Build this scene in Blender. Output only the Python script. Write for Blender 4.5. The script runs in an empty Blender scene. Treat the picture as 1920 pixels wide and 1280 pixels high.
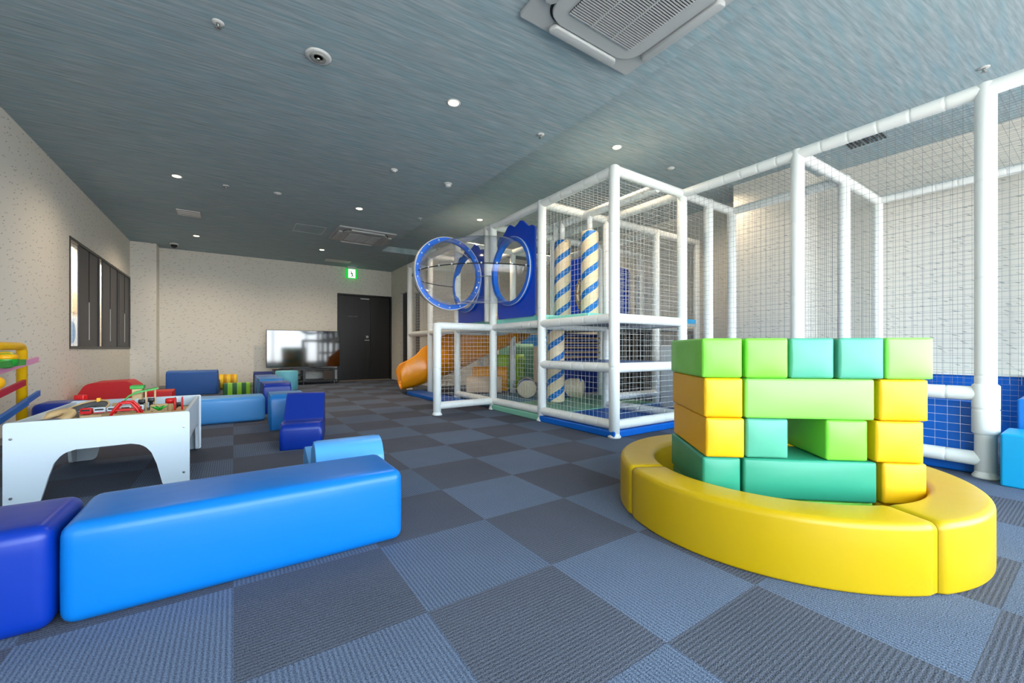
import bpy, bmesh, math, random
from mathutils import Vector, Matrix
random.seed(7)
PI = math.pi
SC = bpy.context.scene
COL = SC.collection

# ---------------------------------------------------------------- camera, world, light
cam_d = bpy.data.cameras.new('camera')
cam_d.sensor_width = 36.0
cam_d.lens = 770.0 / 1920.0 * 36.0
cam_d.shift_y = 13.0 / 1920.0
cam_d.clip_start = 0.02
cam_d.clip_end = 200
cam = bpy.data.objects.new('camera', cam_d)
COL.objects.link(cam)
cam.location = (0, 0, 0.82)
cam.rotation_euler = (PI / 2, 0, -math.radians(34.14))
SC.camera = cam

SC.view_settings.view_transform = 'Standard'
SC.view_settings.look = 'None'
SC.view_settings.gamma = 1
SC.view_settings.use_curve_mapping = False
SC.view_settings.exposure = 0.6

w = bpy.data.worlds.new('daylight')
SC.world = w
w.use_nodes = True
wn = w.node_tree
bg = wn.nodes['Background']
tc = wn.nodes.new('ShaderNodeTexCoord')
sp = wn.nodes.new('ShaderNodeSeparateXYZ')
rmp = wn.nodes.new('ShaderNodeValToRGB')
rmp.color_ramp.elements[0].position = 0.44
rmp.color_ramp.elements[0].color = (0.52, 0.50, 0.46, 1)
rmp.color_ramp.elements[1].position = 0.60
rmp.color_ramp.elements[1].color = (0.66, 0.84, 1.0, 1)
e = rmp.color_ramp.elements.new(0.5)
e.color = (0.88, 0.95, 1.0, 1)
mp = wn.nodes.new('ShaderNodeMapRange')
mp.inputs['From Min'].default_value = -1
mp.inputs['From Max'].default_value = 1
wn.links.new(tc.outputs['Generated'], sp.inputs[0])
wn.links.new(sp.outputs['Z'], mp.inputs['Value'])
wn.links.new(mp.outputs['Result'], rmp.inputs['Fac'])
wn.links.new(rmp.outputs['Color'], bg.inputs['Color'])
bg.inputs['Strength'].default_value = 8.5

YF = -1.9           # window wall behind the camera
def portal(x0, x1, z0, z1):
    l = bpy.data.lights.new('window_daylight', 'AREA')
    l.shape = 'RECTANGLE'
    l.size = x1 - x0
    l.size_y = z1 - z0
    l.cycles.is_portal = True
    o = bpy.data.objects.new('window_daylight', l)
    COL.objects.link(o)
    o.location = ((x0 + x1) / 2, YF - 0.02, (z0 + z1) / 2)
    o.rotation_euler = (PI / 2, 0, 0)       # faces +y (into the room)
    o.rotation_euler = (-PI / 2, 0, 0)
    return o
PORT = portal(-1.4, 6.0, 0.12, 2.75)
PORT.rotation_euler = (PI / 2, 0, PI)

# ---------------------------------------------------------------- materials
def lin(c):
    return tuple(((v / 255) / 12.92 if v / 255 <= 0.04045 else ((v / 255 + 0.055) / 1.055) ** 2.4) for v in c) + (1,)

def base_mat(name, col, rough=0.5, metal=0.0, spec=0.5, srgb=True):
    m = bpy.data.materials.new(name)
    m.use_nodes = True
    b = m.node_tree.nodes['Principled BSDF']
    b.inputs['Base Color'].default_value = lin(col) if srgb else col
    b.inputs['Roughness'].default_value = rough
    b.inputs['Metallic'].default_value = metal
    b.inputs['Specular IOR Level'].default_value = spec
    return m

def N(m, t, **k):
    n = m.node_tree.nodes.new(t)
    for a, v in k.items():
        setattr(n, a, v)
    return n

def bump_noise(m, scale, strength, dist=0.002, detail=3):
    b = m.node_tree.nodes['Principled BSDF']
    t = N(m, 'ShaderNodeNewGeometry')
    n = N(m, 'ShaderNodeTexNoise')
    n.inputs['Scale'].default_value = scale
    n.inputs['Detail'].default_value = detail
    bp = N(m, 'ShaderNodeBump')
    bp.inputs['Strength'].default_value = strength
    bp.inputs['Distance'].default_value = dist
    L = m.node_tree.links.new
    L(t.outputs['Position'], n.inputs['Vector'])
    L(n.outputs['Fac'], bp.inputs['Height'])
    L(bp.outputs['Normal'], b.inputs['Normal'])
    return m

def vinyl(name, col, rough=0.36):
    m = base_mat(name, col, rough, spec=0.4)
    bump_noise(m, 5.0, 0.35, 0.010, 2)
    return m

M = {}
M['blue'] = vinyl('vinyl_blue', (0, 106, 184))
M['sky'] = vinyl('vinyl_sky_blue', (76, 152, 218))
M['indigo'] = vinyl('vinyl_indigo', (0, 44, 142))
M['midblue'] = vinyl('vinyl_mid_blue', (28, 116, 190))
M['slate'] = vinyl('vinyl_slate_blue', (88, 118, 176))
M['navy'] = vinyl('vinyl_navy', (24, 44, 110))
M['denim'] = vinyl('vinyl_denim', (48, 96, 168), 0.55)
M['red'] = vinyl('vinyl_red', (196, 8, 18), 0.5)
M['yellow'] = vinyl('vinyl_yellow', (190, 154, 0), 0.36)
M['amber'] = vinyl('vinyl_warm_yellow', (230, 172, 6), 0.45)
M['lime'] = vinyl('vinyl_light_green', (120, 206, 60), 0.36)
M['pale'] = vinyl('vinyl_pale_green', (132, 216, 86), 0.36)
M['teal'] = vinyl('vinyl_teal', (80, 160, 130), 0.38)
M['teal_d'] = vinyl('vinyl_deep_teal', (44, 140, 108), 0.38)
M['turq'] = vinyl('vinyl_turquoise', (0, 150, 200), 0.42)
M['cyan'] = vinyl('vinyl_pale_cyan', (110, 190, 210), 0.45)
M['aqua'] = vinyl('vinyl_aqua', (140, 222, 206), 0.45)
M['matblue'] = vinyl('mat_blue', (0, 98, 196), 0.4)
M['matgreen'] = vinyl('mat_green', (128, 190, 164), 0.4)
M['matteal'] = vinyl('mat_steel_blue', (70, 128, 168), 0.4)
M['cream'] = vinyl('vinyl_cream', (232, 216, 186), 0.5)
M['peach'] = vinyl('vinyl_peach', (226, 196, 164), 0.5)
M['limey'] = vinyl('vinyl_lime', (160, 210, 30), 0.5)
M['orangev'] = vinyl('vinyl_orange', (244, 164, 10), 0.5)
M['seafoam'] = vinyl('vinyl_seafoam', (120, 176, 150), 0.5)
M['foam'] = base_mat('white_foam_sleeve', (236, 238, 234), 0.42)
bump_noise(M['foam'], 90, 0.15, 0.001)
M['net'] = base_mat('white_net_cord', (206, 206, 202), 0.6)
M['net_shaded'] = base_mat('shaded_net_cord', (132, 136, 140), 0.7)  # white net against the bright wall; its backlit shade is put into this grey
M['orange'] = base_mat('slide_orange', (250, 156, 0), 0.28)
M['plblue'] = base_mat('plastic_blue', (0, 64, 190), 0.3)
M['plring'] = base_mat('ring_blue', (20, 104, 214), 0.3)
M['white'] = base_mat('white_paint', (204, 213, 220), 0.4)
M['plastic_w'] = base_mat('white_plastic', (206, 208, 208), 0.45)
M['black'] = base_mat('black_plastic', (16, 16, 17), 0.35)
M['dark'] = base_mat('dark_gap', (22, 24, 26), 0.8)
M['steel'] = base_mat('brushed_steel', (180, 180, 178), 0.3, 1.0)
M['tan'] = base_mat('tan_board', (168, 140, 106), 0.7)
M['ply'] = base_mat('grey_plywood', (150, 152, 148), 0.7)
M['wood'] = base_mat('beech_wood', (214, 178, 128), 0.55)
M['redp'] = base_mat('red_toy_paint', (206, 16, 20), 0.35)
M['greenp'] = base_mat('green_toy_paint', (40, 160, 50), 0.35)
M['yellowp'] = base_mat('yellow_toy_paint', (244, 176, 10), 0.35)
M['yelpipe'] = base_mat('yellow_pipe', (240, 184, 0), 0.4)
M['pink'] = base_mat('pink_plastic', (232, 150, 196), 0.4)
M['crimson'] = base_mat('crimson_plastic', (190, 14, 50), 0.4)
M['bluep'] = base_mat('blue_toy_plastic', (20, 104, 190), 0.4)
M['greyroad'] = base_mat('grey_road', (84, 86, 88), 0.6)
M['greenbrt'] = base_mat('bright_green_stripe', (150, 214, 20), 0.45)
M['greendk'] = base_mat('dark_green_stripe', (20, 92, 36), 0.45)
M['frame_d'] = base_mat('dark_frame', (42, 40, 40), 0.4)
M['shutter'] = base_mat('charcoal_panel', (66, 66, 72), 0.5)
M['brownst'] = base_mat('brown_strip', (66, 56, 50), 0.7)
M['acgrey'] = base_mat('air_conditioner_plastic', (172, 176, 178), 0.5)
M['windowframe'] = base_mat('grey_window_frame', (120, 124, 128), 0.5)

def emis(name, col, s, srgb=True):
    m = bpy.data.materials.new(name)
    m.use_nodes = True
    n = m.node_tree
    n.nodes.clear()
    o = n.nodes.new('ShaderNodeOutputMaterial')
    e_ = n.nodes.new('ShaderNodeEmission')
    e_.inputs['Color'].default_value = lin(col)
    e_.inputs['Strength'].default_value = s
    n.links.new(e_.outputs[0], o.inputs[0])
    return m
M['lamp'] = emis('downlight_glow', (255, 226, 176), 14)
M['exit_w'] = emis('exit_sign_white', (226, 255, 226), 0.95)
M['exit_g'] = emis('exit_sign_green', (30, 180, 60), 0.9)

def math_node(m, op, a, b=None, c=None):
    n = N(m, 'ShaderNodeMath', operation=op)
    L = m.node_tree.links.new
    for i, v in enumerate((a, b, c)):
        if v is None: continue
        if isinstance(v, (int, float)): n.inputs[i].default_value = v
        else: L(v, n.inputs[i])
    return n.outputs[0]

def mix_rgb(m, f, a, b):
    n = N(m, 'ShaderNodeMix', data_type='RGBA')
    L = m.node_tree.links.new
    if isinstance(f, (int, float)): n.inputs[0].default_value = f
    else: L(f, n.inputs[0])
    for i, v in ((6, a), (7, b)):
        if isinstance(v, tuple): n.inputs[i].default_value = v
        else: L(v, n.inputs[i])
    return n.outputs[2]

def carpet():
    m = base_mat('carpet_tiles', (90, 100, 130), 0.95, spec=0.15)
    b = m.node_tree.nodes['Principled BSDF']
    L = m.node_tree.links.new
    g = N(m, 'ShaderNodeNewGeometry')
    s = N(m, 'ShaderNodeSeparateXYZ')
    L(g.outputs['Position'], s.inputs[0])
    tx = math_node(m, 'MULTIPLY', s.outputs['X'], 2.0)
    ty = math_node(m, 'MULTIPLY', math_node(m, 'SUBTRACT', s.outputs['Y'], 0.205), 2.0)
    ix = math_node(m, 'FLOOR', tx); iy = math_node(m, 'FLOOR', ty)
    par = math_node(m, 'FLOORED_MODULO', math_node(m, 'ADD', math_node(m, 'ADD', ix, iy), 1.0), 2.0)   # 0/1 checker
    # ribs: one tile kind runs along x, the other along y
    cx = math_node(m, 'SINE', math_node(m, 'MULTIPLY', s.outputs['X'], 2 * PI * 76))
    cy = math_node(m, 'SINE', math_node(m, 'MULTIPLY', s.outputs['Y'], 2 * PI * 76))
    rib = math_node(m, 'ADD', math_node(m, 'MULTIPLY', cy, par), math_node(m, 'MULTIPLY', cx, math_node(m, 'SUBTRACT', 1.0, par)))
    rib01 = math_node(m, 'MULTIPLY_ADD', rib, 0.5, 0.5)
    nz = N(m, 'ShaderNodeTexNoise'); nz.inputs['Scale'].default_value = 260; nz.inputs['Detail'].default_value = 2
    L(g.outputs['Position'], nz.inputs['Vector'])
    nz2 = N(m, 'ShaderNodeTexNoise'); nz2.inputs['Scale'].default_value = 2.2; nz2.inputs['Detail'].default_value = 3
    L(g.outputs['Position'], nz2.inputs['Vector'])
    # per-tile random shade
    cmb = N(m, 'ShaderNodeCombineXYZ'); L(ix, cmb.inputs[0]); L(iy, cmb.inputs[1])
    wn_ = N(m, 'ShaderNodeTexWhiteNoise'); L(cmb.outputs[0], wn_.inputs['Vector'])
    fac = math_node(m, 'MULTIPLY_ADD', rib01, 0.42, math_node(m, 'MULTIPLY_ADD', nz.outputs['Fac'], 2.2, -0.80))
    light = mix_rgb(m, fac, lin((59, 68, 85)), lin((114, 126, 147)))
    darkc = mix_rgb(m, fac, lin((52, 56, 67)), lin((102, 105, 117)))
    col = mix_rgb(m, par, light, darkc)
    hsv = N(m, 'ShaderNodeHueSaturation')
    L(col, hsv.inputs['Color'])
    v = math_node(m, 'MULTIPLY_ADD', wn_.outputs['Value'], 0.16, 0.92)
    L(math_node(m, 'MULTIPLY', v, math_node(m, 'MULTIPLY_ADD', nz2.outputs['Fac'], 0.3, 0.85)), hsv.inputs['Value'])
    L(hsv.outputs['Color'], b.inputs['Base Color'])
    bp = N(m, 'ShaderNodeBump'); bp.inputs['Strength'].default_value = 0.6; bp.inputs['Distance'].default_value = 0.003
    L(fac, bp.inputs['Height']); L(bp.outputs['Normal'], b.inputs['Normal'])
    return m
M['carpet'] = carpet()

def wallpaper(name='dash_wallpaper', bc=(224, 220, 210)):
    m = base_mat(name, bc, 0.8, spec=0.25)
    b = m.node_tree.nodes['Principled BSDF']
    L = m.node_tree.links.new
    g = N(m, 'ShaderNodeNewGeometry')
    s = N(m, 'ShaderNodeSeparateXYZ')
    L(g.outputs['Position'], s.inputs[0])
    u = math_node(m, 'ADD', s.outputs['X'], s.outputs['Y'])
    masks = []
    for ang, sc, off, th in ((20, 7.5, 0.0, 0.070), (6, 6.5, 3.7, 0.068), (34, 6.5, 9.1, 0.064)):
        a = math.radians(ang)
        uu = math_node(m, 'ADD', math_node(m, 'MULTIPLY', u, math.cos(a)), math_node(m, 'MULTIPLY', s.outputs['Z'], math.sin(a)))
        vv = math_node(m, 'SUBTRACT', math_node(m, 'MULTIPLY', s.outputs['Z'], math.cos(a)), math_node(m, 'MULTIPLY', u, math.sin(a)))
        c = N(m, 'ShaderNodeCombineXYZ')
        L(math_node(m, 'MULTIPLY_ADD', uu, sc * 0.50, off), c.inputs[0])
        L(math_node(m, 'MULTIPLY_ADD', vv, sc * 2.0, off), c.inputs[1])
        vo = N(m, 'ShaderNodeTexVoronoi', voronoi_dimensions='2D'); vo.inputs['Scale'].default_value = 1.0
        vo.inputs['Randomness'].default_value = 0.9
        L(c.outputs[0], vo.inputs['Vector'])
        lo = math_node(m, 'LESS_THAN', vo.outputs['Distance'], th)
        masks.append(lo)
    c1 = mix_rgb(m, math_node(m, 'MULTIPLY', masks[0], 0.52), lin(bc), lin((96, 100, 104)))
    c2 = mix_rgb(m, math_node(m, 'MULTIPLY', masks[1], 0.38), c1, lin((120, 146, 160)))
    c3 = mix_rgb(m, math_node(m, 'MULTIPLY', masks[2], 0.35), c2, lin((150, 140, 128)))
    L(c3, b.inputs['Base Color'])
    return m
M['paper'] = wallpaper()

def ceiling_mat():
    m = base_mat('streaked_ceiling_paper', (90, 120, 130), 0.8, spec=0.2)
    b = m.node_tree.nodes['Principled BSDF']
    L = m.node_tree.links.new
    g = N(m, 'ShaderNodeNewGeometry')
    def streak(sx, sy, ang, det=3):
        mp_ = N(m, 'ShaderNodeMapping'); mp_.inputs['Scale'].default_value = (sx, sy, 1)
        mr = N(m, 'ShaderNodeMapping'); mr.inputs['Rotation'].default_value = (0, 0, math.radians(ang))
        L(g.outputs['Position'], mr.inputs['Vector']); L(mr.outputs[0], mp_.inputs['Vector'])
        n = N(m, 'ShaderNodeTexNoise'); n.inputs['Scale'].default_value = 1.0; n.inputs['Detail'].default_value = det
        L(mp_.outputs[0], n.inputs['Vector'])
        return n.outputs['Fac']
    a = streak(3.0, 42, 3)
    c = streak(2.0, 20, -4, 2)
    d = streak(7.0, 90, 5, 2)
    f = math_node(m, 'ADD', math_node(m, 'MULTIPLY', a, 1.3), math_node(m, 'MULTIPLY', d, 0.8))
    f = math_node(m, 'SUBTRACT', f, 0.55)
    base = mix_rgb(m, f, lin((128, 148, 156)), lin((188, 200, 204)))
    ramp = math_node(m, 'MULTIPLY_ADD', c, 4.0, -1.7)
    cl = N(m, 'ShaderNodeClamp'); L(ramp, cl.inputs[0])
    col = mix_rgb(m, math_node(m, 'MULTIPLY', cl.outputs[0], 0.35), base, lin((124, 174, 190)))
    L(col, b.inputs['Base Color'])
    return m
M['ceil'] = ceiling_mat()

def wood_dark():
    m = base_mat('black_brown_wood', (34, 30, 28), 0.35)
    b = m.node_tree.nodes['Principled BSDF']
    L = m.node_tree.links.new
    g = N(m, 'ShaderNodeNewGeometry')
    mp_ = N(m, 'ShaderNodeMapping'); mp_.inputs['Scale'].default_value = (22, 22, 0.8)
    n = N(m, 'ShaderNodeTexNoise'); n.inputs['Scale'].default_value = 1; n.inputs['Detail'].default_value = 4
    L(g.outputs['Position'], mp_.inputs[0]); L(mp_.outputs[0], n.inputs['Vector'])
    L(mix_rgb(m, n.outputs['Fac'], lin((6, 6, 6)), lin((34, 32, 31))), b.inputs['Base Color'])
    return m
M['dwood'] = wood_dark()

def tv_mat():
    m = base_mat('tv_glass', (6, 7, 8), 0.07, spec=0.6)
    b = m.node_tree.nodes['Principled BSDF']
    b.inputs['Coat Weight'].default_value = 1.0
    b.inputs['Coat Roughness'].default_value = 0.06
    b.inputs['Coat IOR'].default_value = 1.6
    return m
M['tv'] = tv_mat()

def clear_mat(name, tint, rough=0.05, refl=1.0):
    m = bpy.data.materials.new(name)
    m.use_nodes = True
    n = m.node_tree
    n.nodes.clear()
    o = n.nodes.new('ShaderNodeOutputMaterial')
    tr = n.nodes.new('ShaderNodeBsdfTransparent'); tr.inputs[0].default_value = tint
    gl = n.nodes.new('ShaderNodeBsdfGlossy'); gl.inputs['Roughness'].default_value = rough
    lw = n.nodes.new('ShaderNodeLayerWeight'); lw.inputs[0].default_value = 0.5
    pw = n.nodes.new('ShaderNodeMath'); pw.operation = 'POWER'; pw.inputs[1].default_value = 3.0
    fr = n.nodes.new('ShaderNodeMath'); fr.operation = 'MULTIPLY_ADD'; fr.inputs[1].default_value = 0.85; fr.inputs[2].default_value = 0.05
    n.links.new(lw.outputs['Facing'], pw.inputs[0]); n.links.new(pw.outputs[0], fr.inputs[0])
    mx = n.nodes.new('ShaderNodeMixShader')
    n.links.new(fr.outputs[0], mx.inputs[0]); n.links.new(tr.outputs[0], mx.inputs[1]); n.links.new(gl.outputs[0], mx.inputs[2])
    n.links.new(mx.outputs[0], o.inputs[0])
    return m
M['clear'] = clear_mat('clear_tube_plastic', (0.985, 0.985, 0.99, 1), 0.1)
M['glass'] = clear_mat('window_glass', (0.94, 0.96, 0.97, 1), 0.0)

def striped(name, axis, period, c1, c2, duty=0.5, off=0.0):
    """bands across one object axis, object coordinates"""
    m = base_mat(name, c1, 0.45)
    b = m.node_tree.nodes['Principled BSDF']
    L = m.node_tree.links.new
    t = N(m, 'ShaderNodeTexCoord'); s = N(m, 'ShaderNodeSeparateXYZ'); L(t.outputs['Object'], s.inputs[0])
    f = math_node(m, 'FRACT', math_node(m, 'MULTIPLY_ADD', s.outputs[axis], 1.0 / period, off))
    L(mix_rgb(m, math_node(m, 'LESS_THAN', f, duty), lin(c1), lin(c2)), b.inputs['Base Color'])
    return m
M['gstripe'] = striped('green_stripe_vinyl', 0, 0.135, (20, 92, 36), (150, 214, 20), 0.5)
M['ystripe'] = striped('yellow_stripe_vinyl', 0, 0.12, (206, 150, 10), (244, 200, 30), 0.5)

def helix(name, r, pitch, c1, c2, duty=0.36, starts=1):
    """barber stripe round the local z axis"""
    m = base_mat(name, c1, 0.5)
    b = m.node_tree.nodes['Principled BSDF']
    L = m.node_tree.links.new
    t = N(m, 'ShaderNodeTexCoord'); s = N(m, 'ShaderNodeSeparateXYZ'); L(t.outputs['Object'], s.inputs[0])
    ang = math_node(m, 'DIVIDE', math_node(m, 'ARCTAN2', s.outputs['Y'], s.outputs['X']), 2 * PI)
    f = math_node(m, 'FRACT', math_node(m, 'ADD', math_node(m, 'SUBTRACT', math_node(m, 'DIVIDE', s.outputs['Z'], pitch), math_node(m, 'MULTIPLY', ang, float(starts))), 10.0))
    rad = math_node(m, 'SQRT', math_node(m, 'ADD', math_node(m, 'MULTIPLY', s.outputs['X'], s.outputs['X']), math_node(m, 'MULTIPLY', s.outputs['Y'], s.outputs['Y'])))
    rim = math_node(m, 'GREATER_THAN', rad, r * 0.9)
    L(mix_rgb(m, math_node(m, 'MULTIPLY', rim, math_node(m, 'LESS_THAN', f, duty)), lin(c1), lin(c2)), b.inputs['Base Color'])
    return m
M['barber'] = helix('barber_stripe_vinyl', 0.105, 0.225, (236, 214, 176), (0, 112, 190), 0.36, 2)

# ---------------------------------------------------------------- mesh helpers
def new_bm():
    return bmesh.new()

def link(name, bm, m, parent=None, smooth=False, local=False, mesh_name=None):
    me = bpy.data.meshes.new(mesh_name or name)
    bmesh.ops.recalc_face_normals(bm, faces=bm.faces[:])
    bm.to_mesh(me); bm.free()
    if parent is not None and not local:
        r = parent
        while r.parent is not None: r = r.parent
        me.transform(Matrix.Translation(-Vector(r.location)))
    if smooth:
        for p in me.polygons: p.use_smooth = True
    for mm in (m if isinstance(m, list) else [m]):
        me.materials.append(mm)
    o = bpy.data.objects.new(name, me)
    COL.objects.link(o)
    o.parent = parent
    return o

def tag(o, label, cat=None, group=None, kind=None):
    if label: o['label'] = label
    if cat: o['category'] = cat
    if group: o['group'] = group
    if kind: o['kind'] = kind
    return o

def thing(name, label, cat, loc=(0, 0, 0), rz=0.0, group=None):
    o = bpy.data.objects.new(name, None)
    COL.objects.link(o)
    o.empty_display_size = 0.1
    o.location = loc; o.rotation_euler = (0, 0, rz)
    return tag(o, label, cat, group)

def struct(name, bm, m, parent=None, smooth=False):
    o = link(name, bm, m, parent, smooth)
    if parent is None: o['kind'] = 'structure'
    return o

def sthing(name, loc):
    o = bpy.data.objects.new(name, None); COL.objects.link(o)
    o.location = loc; o['kind'] = 'structure'
    return o

def inst(src, parent, loc, rot=None, name=None):
    o = bpy.data.objects.new(name or src.name.split('.')[0], src.data)
    COL.objects.link(o); o.parent = parent; o.location = loc
    if rot is not None: o.rotation_euler = rot
    return o

def box(bm, a, b, bev=0.0, seg=2):
    x0, y0, z0 = a; x1, y1, z1 = b
    v = [bm.verts.new(p) for p in ((x0, y0, z0), (x1, y0, z0), (x1, y1, z0), (x0, y1, z0), (x0, y0, z1), (x1, y0, z1), (x1, y1, z1), (x0, y1, z1))]
    f = [bm.faces.new([v[i] for i in q]) for q in ((0, 3, 2, 1), (4, 5, 6, 7), (0, 1, 5, 4), (1, 2, 6, 5), (2, 3, 7, 6), (3, 0, 4, 7))]
    if bev > 0:
        es = list({e_ for q in f for e_ in q.edges})
        bmesh.ops.bevel(bm, geom=es, offset=bev, segments=seg, profile=0.5, affect='EDGES')
    return bm

def B(a, b, bev=0.0, seg=2):
    return box(new_bm(), a, b, bev, seg)

def frame_of(d):
    d = Vector(d).normalized()
    up = Vector((0, 0, 1)) if abs(d.z) < 0.95 else Vector((1, 0, 0))
    s = d.cross(up).normalized()
    t = s.cross(d).normalized()
    return s, t

def rings(bm, pts, radii, seg=16, caps=True, sx=None, closed=False):
    """swept circle through points with a radius per point"""
    loops = []
    n = len(pts)
    P = [Vector(p) for p in pts]
    ps = None
    for i, p in enumerate(P):
        if closed: d = P[(i + 1) % n] - P[i - 1]
        else: d = P[min(i + 1, n - 1)] - P[max(i - 1, 0)]
        if d.length < 1e-7: d = P[-1] - P[0]
        d.normalize()
        if ps is None: s, t = frame_of(d)
        else:
            s = (ps - d * ps.dot(d)).normalized(); t = s.cross(d).normalized()
        ps = s
        r = radii[i] if isinstance(radii, (list, tuple)) else radii
        loops.append([bm.verts.new(p + s * (math.cos(2 * PI * k / seg) * r) + t * (math.sin(2 * PI * k / seg) * r)) for k in range(seg)])
    m_ = n if closed else n - 1
    for i in range(m_):
        a, b = loops[i], loops[(i + 1) % n]
        for k in range(seg):
            bm.faces.new((a[k], a[(k + 1) % seg], b[(k + 1) % seg], b[k]))
    if caps and not closed:
        bm.faces.new(loops[0]); bm.faces.new(loops[-1])
    return bm

def tube(bm, p, q, r, seg=12):
    return rings(bm, [p, q], r, seg)

def foam_tube(bm, p, q, r, seg=16, joint=0.18, cap=True):
    p = Vector(p); q = Vector(q); L_ = (q - p).length; d = (q - p) / L_
    pts, rad = [], []
    n = max(1, int(round(L_ / joint))); st = L_ / n
    def add(t, rr): pts.append(p + d * t); rad.append(rr)
    add(0, r * (0.72 if cap else 1)); add(r * 0.25, r)
    for i in range(1, n):
        t = st * i
        add(t - 0.018, r); add(t - 0.005, r); add(t, r * 0.93); add(t + 0.005, r); add(t + 0.018, r)
    add(L_ - r * 0.25, r); add(L_, r * (0.72 if cap else 1))
    return rings(bm, pts, rad, seg)

def lathe(bm, prof, c=(0, 0, 0), seg=32, axis='z'):
    loops = []
    c = Vector(c)
    for (r, h) in prof:
        lp = []
        for k in range(seg):
            a = 2 * PI * k / seg
            x, y = r * math.cos(a), r * math.sin(a)
            v = {'z': (x, y, h), 'y': (x, h, y), 'x': (h, x, y)}[axis]
            lp.append(bm.verts.new(c + Vector(v)))
        loops.append(lp)
    for a, b in zip(loops, loops[1:]):
        for k in range(seg):
            bm.faces.new((a[k], a[(k + 1) % seg], b[(k + 1) % seg], b[k]))
    shut = prof[0] == prof[-1]
    if prof[0][0] > 1e-6 and not shut: bm.faces.new(loops[0])
    if prof[-1][0] > 1e-6 and not shut: bm.faces.new(loops[-1])
    bmesh.ops.remove_doubles(bm, verts=bm.verts[:], dist=1e-6)
    return bm

def ball(bm, c, r, seg=12, sq=1.0):
    prof = [(max(r * math.sin(PI * i / 8), 1e-7), -r * sq * math.cos(PI * i / 8)) for i in range(9)]
    return lathe(bm, prof, c, seg)

def fillet(poly, r, seg=4):
    """round the corners of a 2-D polygon; r a number or one per corner"""
    out = []
    n = len(poly)
    for i in range(n):
        rr = r[i] if isinstance(r, (list, tuple)) else r
        p = Vector(poly[i]); a = Vector(poly[i - 1]) - p; b = Vector(poly[(i + 1) % n]) - p
        if rr <= 0: out.append(tuple(p)); continue
        la, lb = a.length, b.length
        a.normalize(); b.normalize()
        ang = a.angle(b)
        if ang > PI - 0.02: out.append(tuple(p)); continue
        t = min(rr / math.tan(ang / 2), la * 0.48, lb * 0.48)
        r2 = t * math.tan(ang / 2)
        cc = p + (a + b).normalized() * (r2 / math.sin(ang / 2))
        p0 = p + a * t - cc; p1 = p + b * t - cc
        a0 = math.atan2(p0.y, p0.x); a1 = math.atan2(p1.y, p1.x)
        dlt = (a1 - a0 + PI) % (2 * PI) - PI
        for k in range(seg + 1):
            g_ = a0 + dlt * k / seg
            out.append((cc.x + r2 * math.cos(g_), cc.y + r2 * math.sin(g_)))
    return out

def prism(bm, poly, a, b, axis='x', bev=0.0, seg=3):
    """extrude a 2-D polygon along an axis from a to b: axis x -> poly in (y,z); y -> (x,z); z -> (x,y)"""
    def P(u, v, t):
        return {'x': (t, u, v), 'y': (u, t, v), 'z': (u, v, t)}[axis]
    v0 = [bm.verts.new(P(u, v, a)) for u, v in poly]
    v1 = [bm.verts.new(P(u, v, b)) for u, v in poly]
    n = len(poly)
    f0 = bm.faces.new(v0); f1 = bm.faces.new(v1)
    for i in range(n):
        bm.faces.new((v0[i], v0[(i + 1) % n], v1[(i + 1) % n], v1[i]))
    if bev > 0:
        es = list(set(f0.edges) | set(f1.edges))
        bmesh.ops.bevel(bm, geom=es, offset=bev, segments=seg, profile=0.5, affect='EDGES')
    return bm

def soft_box(bm, hx, hy, hz, r=0.02, bulge=0.004, n=5, M4=None, taper=None):
    """cushion: rounded box centred at origin whose faces puff out"""
    def axis(h):
        t = [-h, -h + r * 0.3, -h + r * 0.65, -h + r]
        for i in range(1, n): t.append(-h + r + (2 * h - 2 * r) * i / n)
        t += [h - r, h - r * 0.65, h - r * 0.3, h]
        return t
    A = [axis(hx), axis(hy), axis(hz)]
    H = (hx, hy, hz)
    cache = {}
    def vert(x, y, z):
        k = (round(x, 5), round(y, 5), round(z, 5))
        if k in cache: return cache[k]
        p = Vector((x, y, z))
        q = Vector([max(-(H[i] - r), min(H[i] - r, p[i])) for i in range(3)])
        d = p - q
        d = d.normalized() if d.length > 1e-9 else Vector((0, 0, 1))
        w_ = 1.0
        o = q + d * r
        for i in range(3):
            if abs(d[i]) > 0.5:
                u, v = [p[j] / H[j] for j in range(3) if j != i]
                o[i] += math.copysign(bulge * (1 - u * u) * (1 - v * v), d[i])
        if M4 is not None: o = M4 @ o
        cache[k] = bm.verts.new(o)
        return cache[k]
    for ax in range(3):
        i1, i2 = [j for j in range(3) if j != ax]
        for s in (-1, 1):
            for i in range(len(A[i1]) - 1):
                for j in range(len(A[i2]) - 1):
                    q = []
                    for (aa, bb) in ((i, j), (i + 1, j), (i + 1, j + 1), (i, j + 1)):
                        c = [0, 0, 0]; c[ax] = s * H[ax]; c[i1] = A[i1][aa]; c[i2] = A[i2][bb]
                        q.append(vert(*c))
                    if len(set(q)) == 4: bm.faces.new(q)
    return bm

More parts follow.
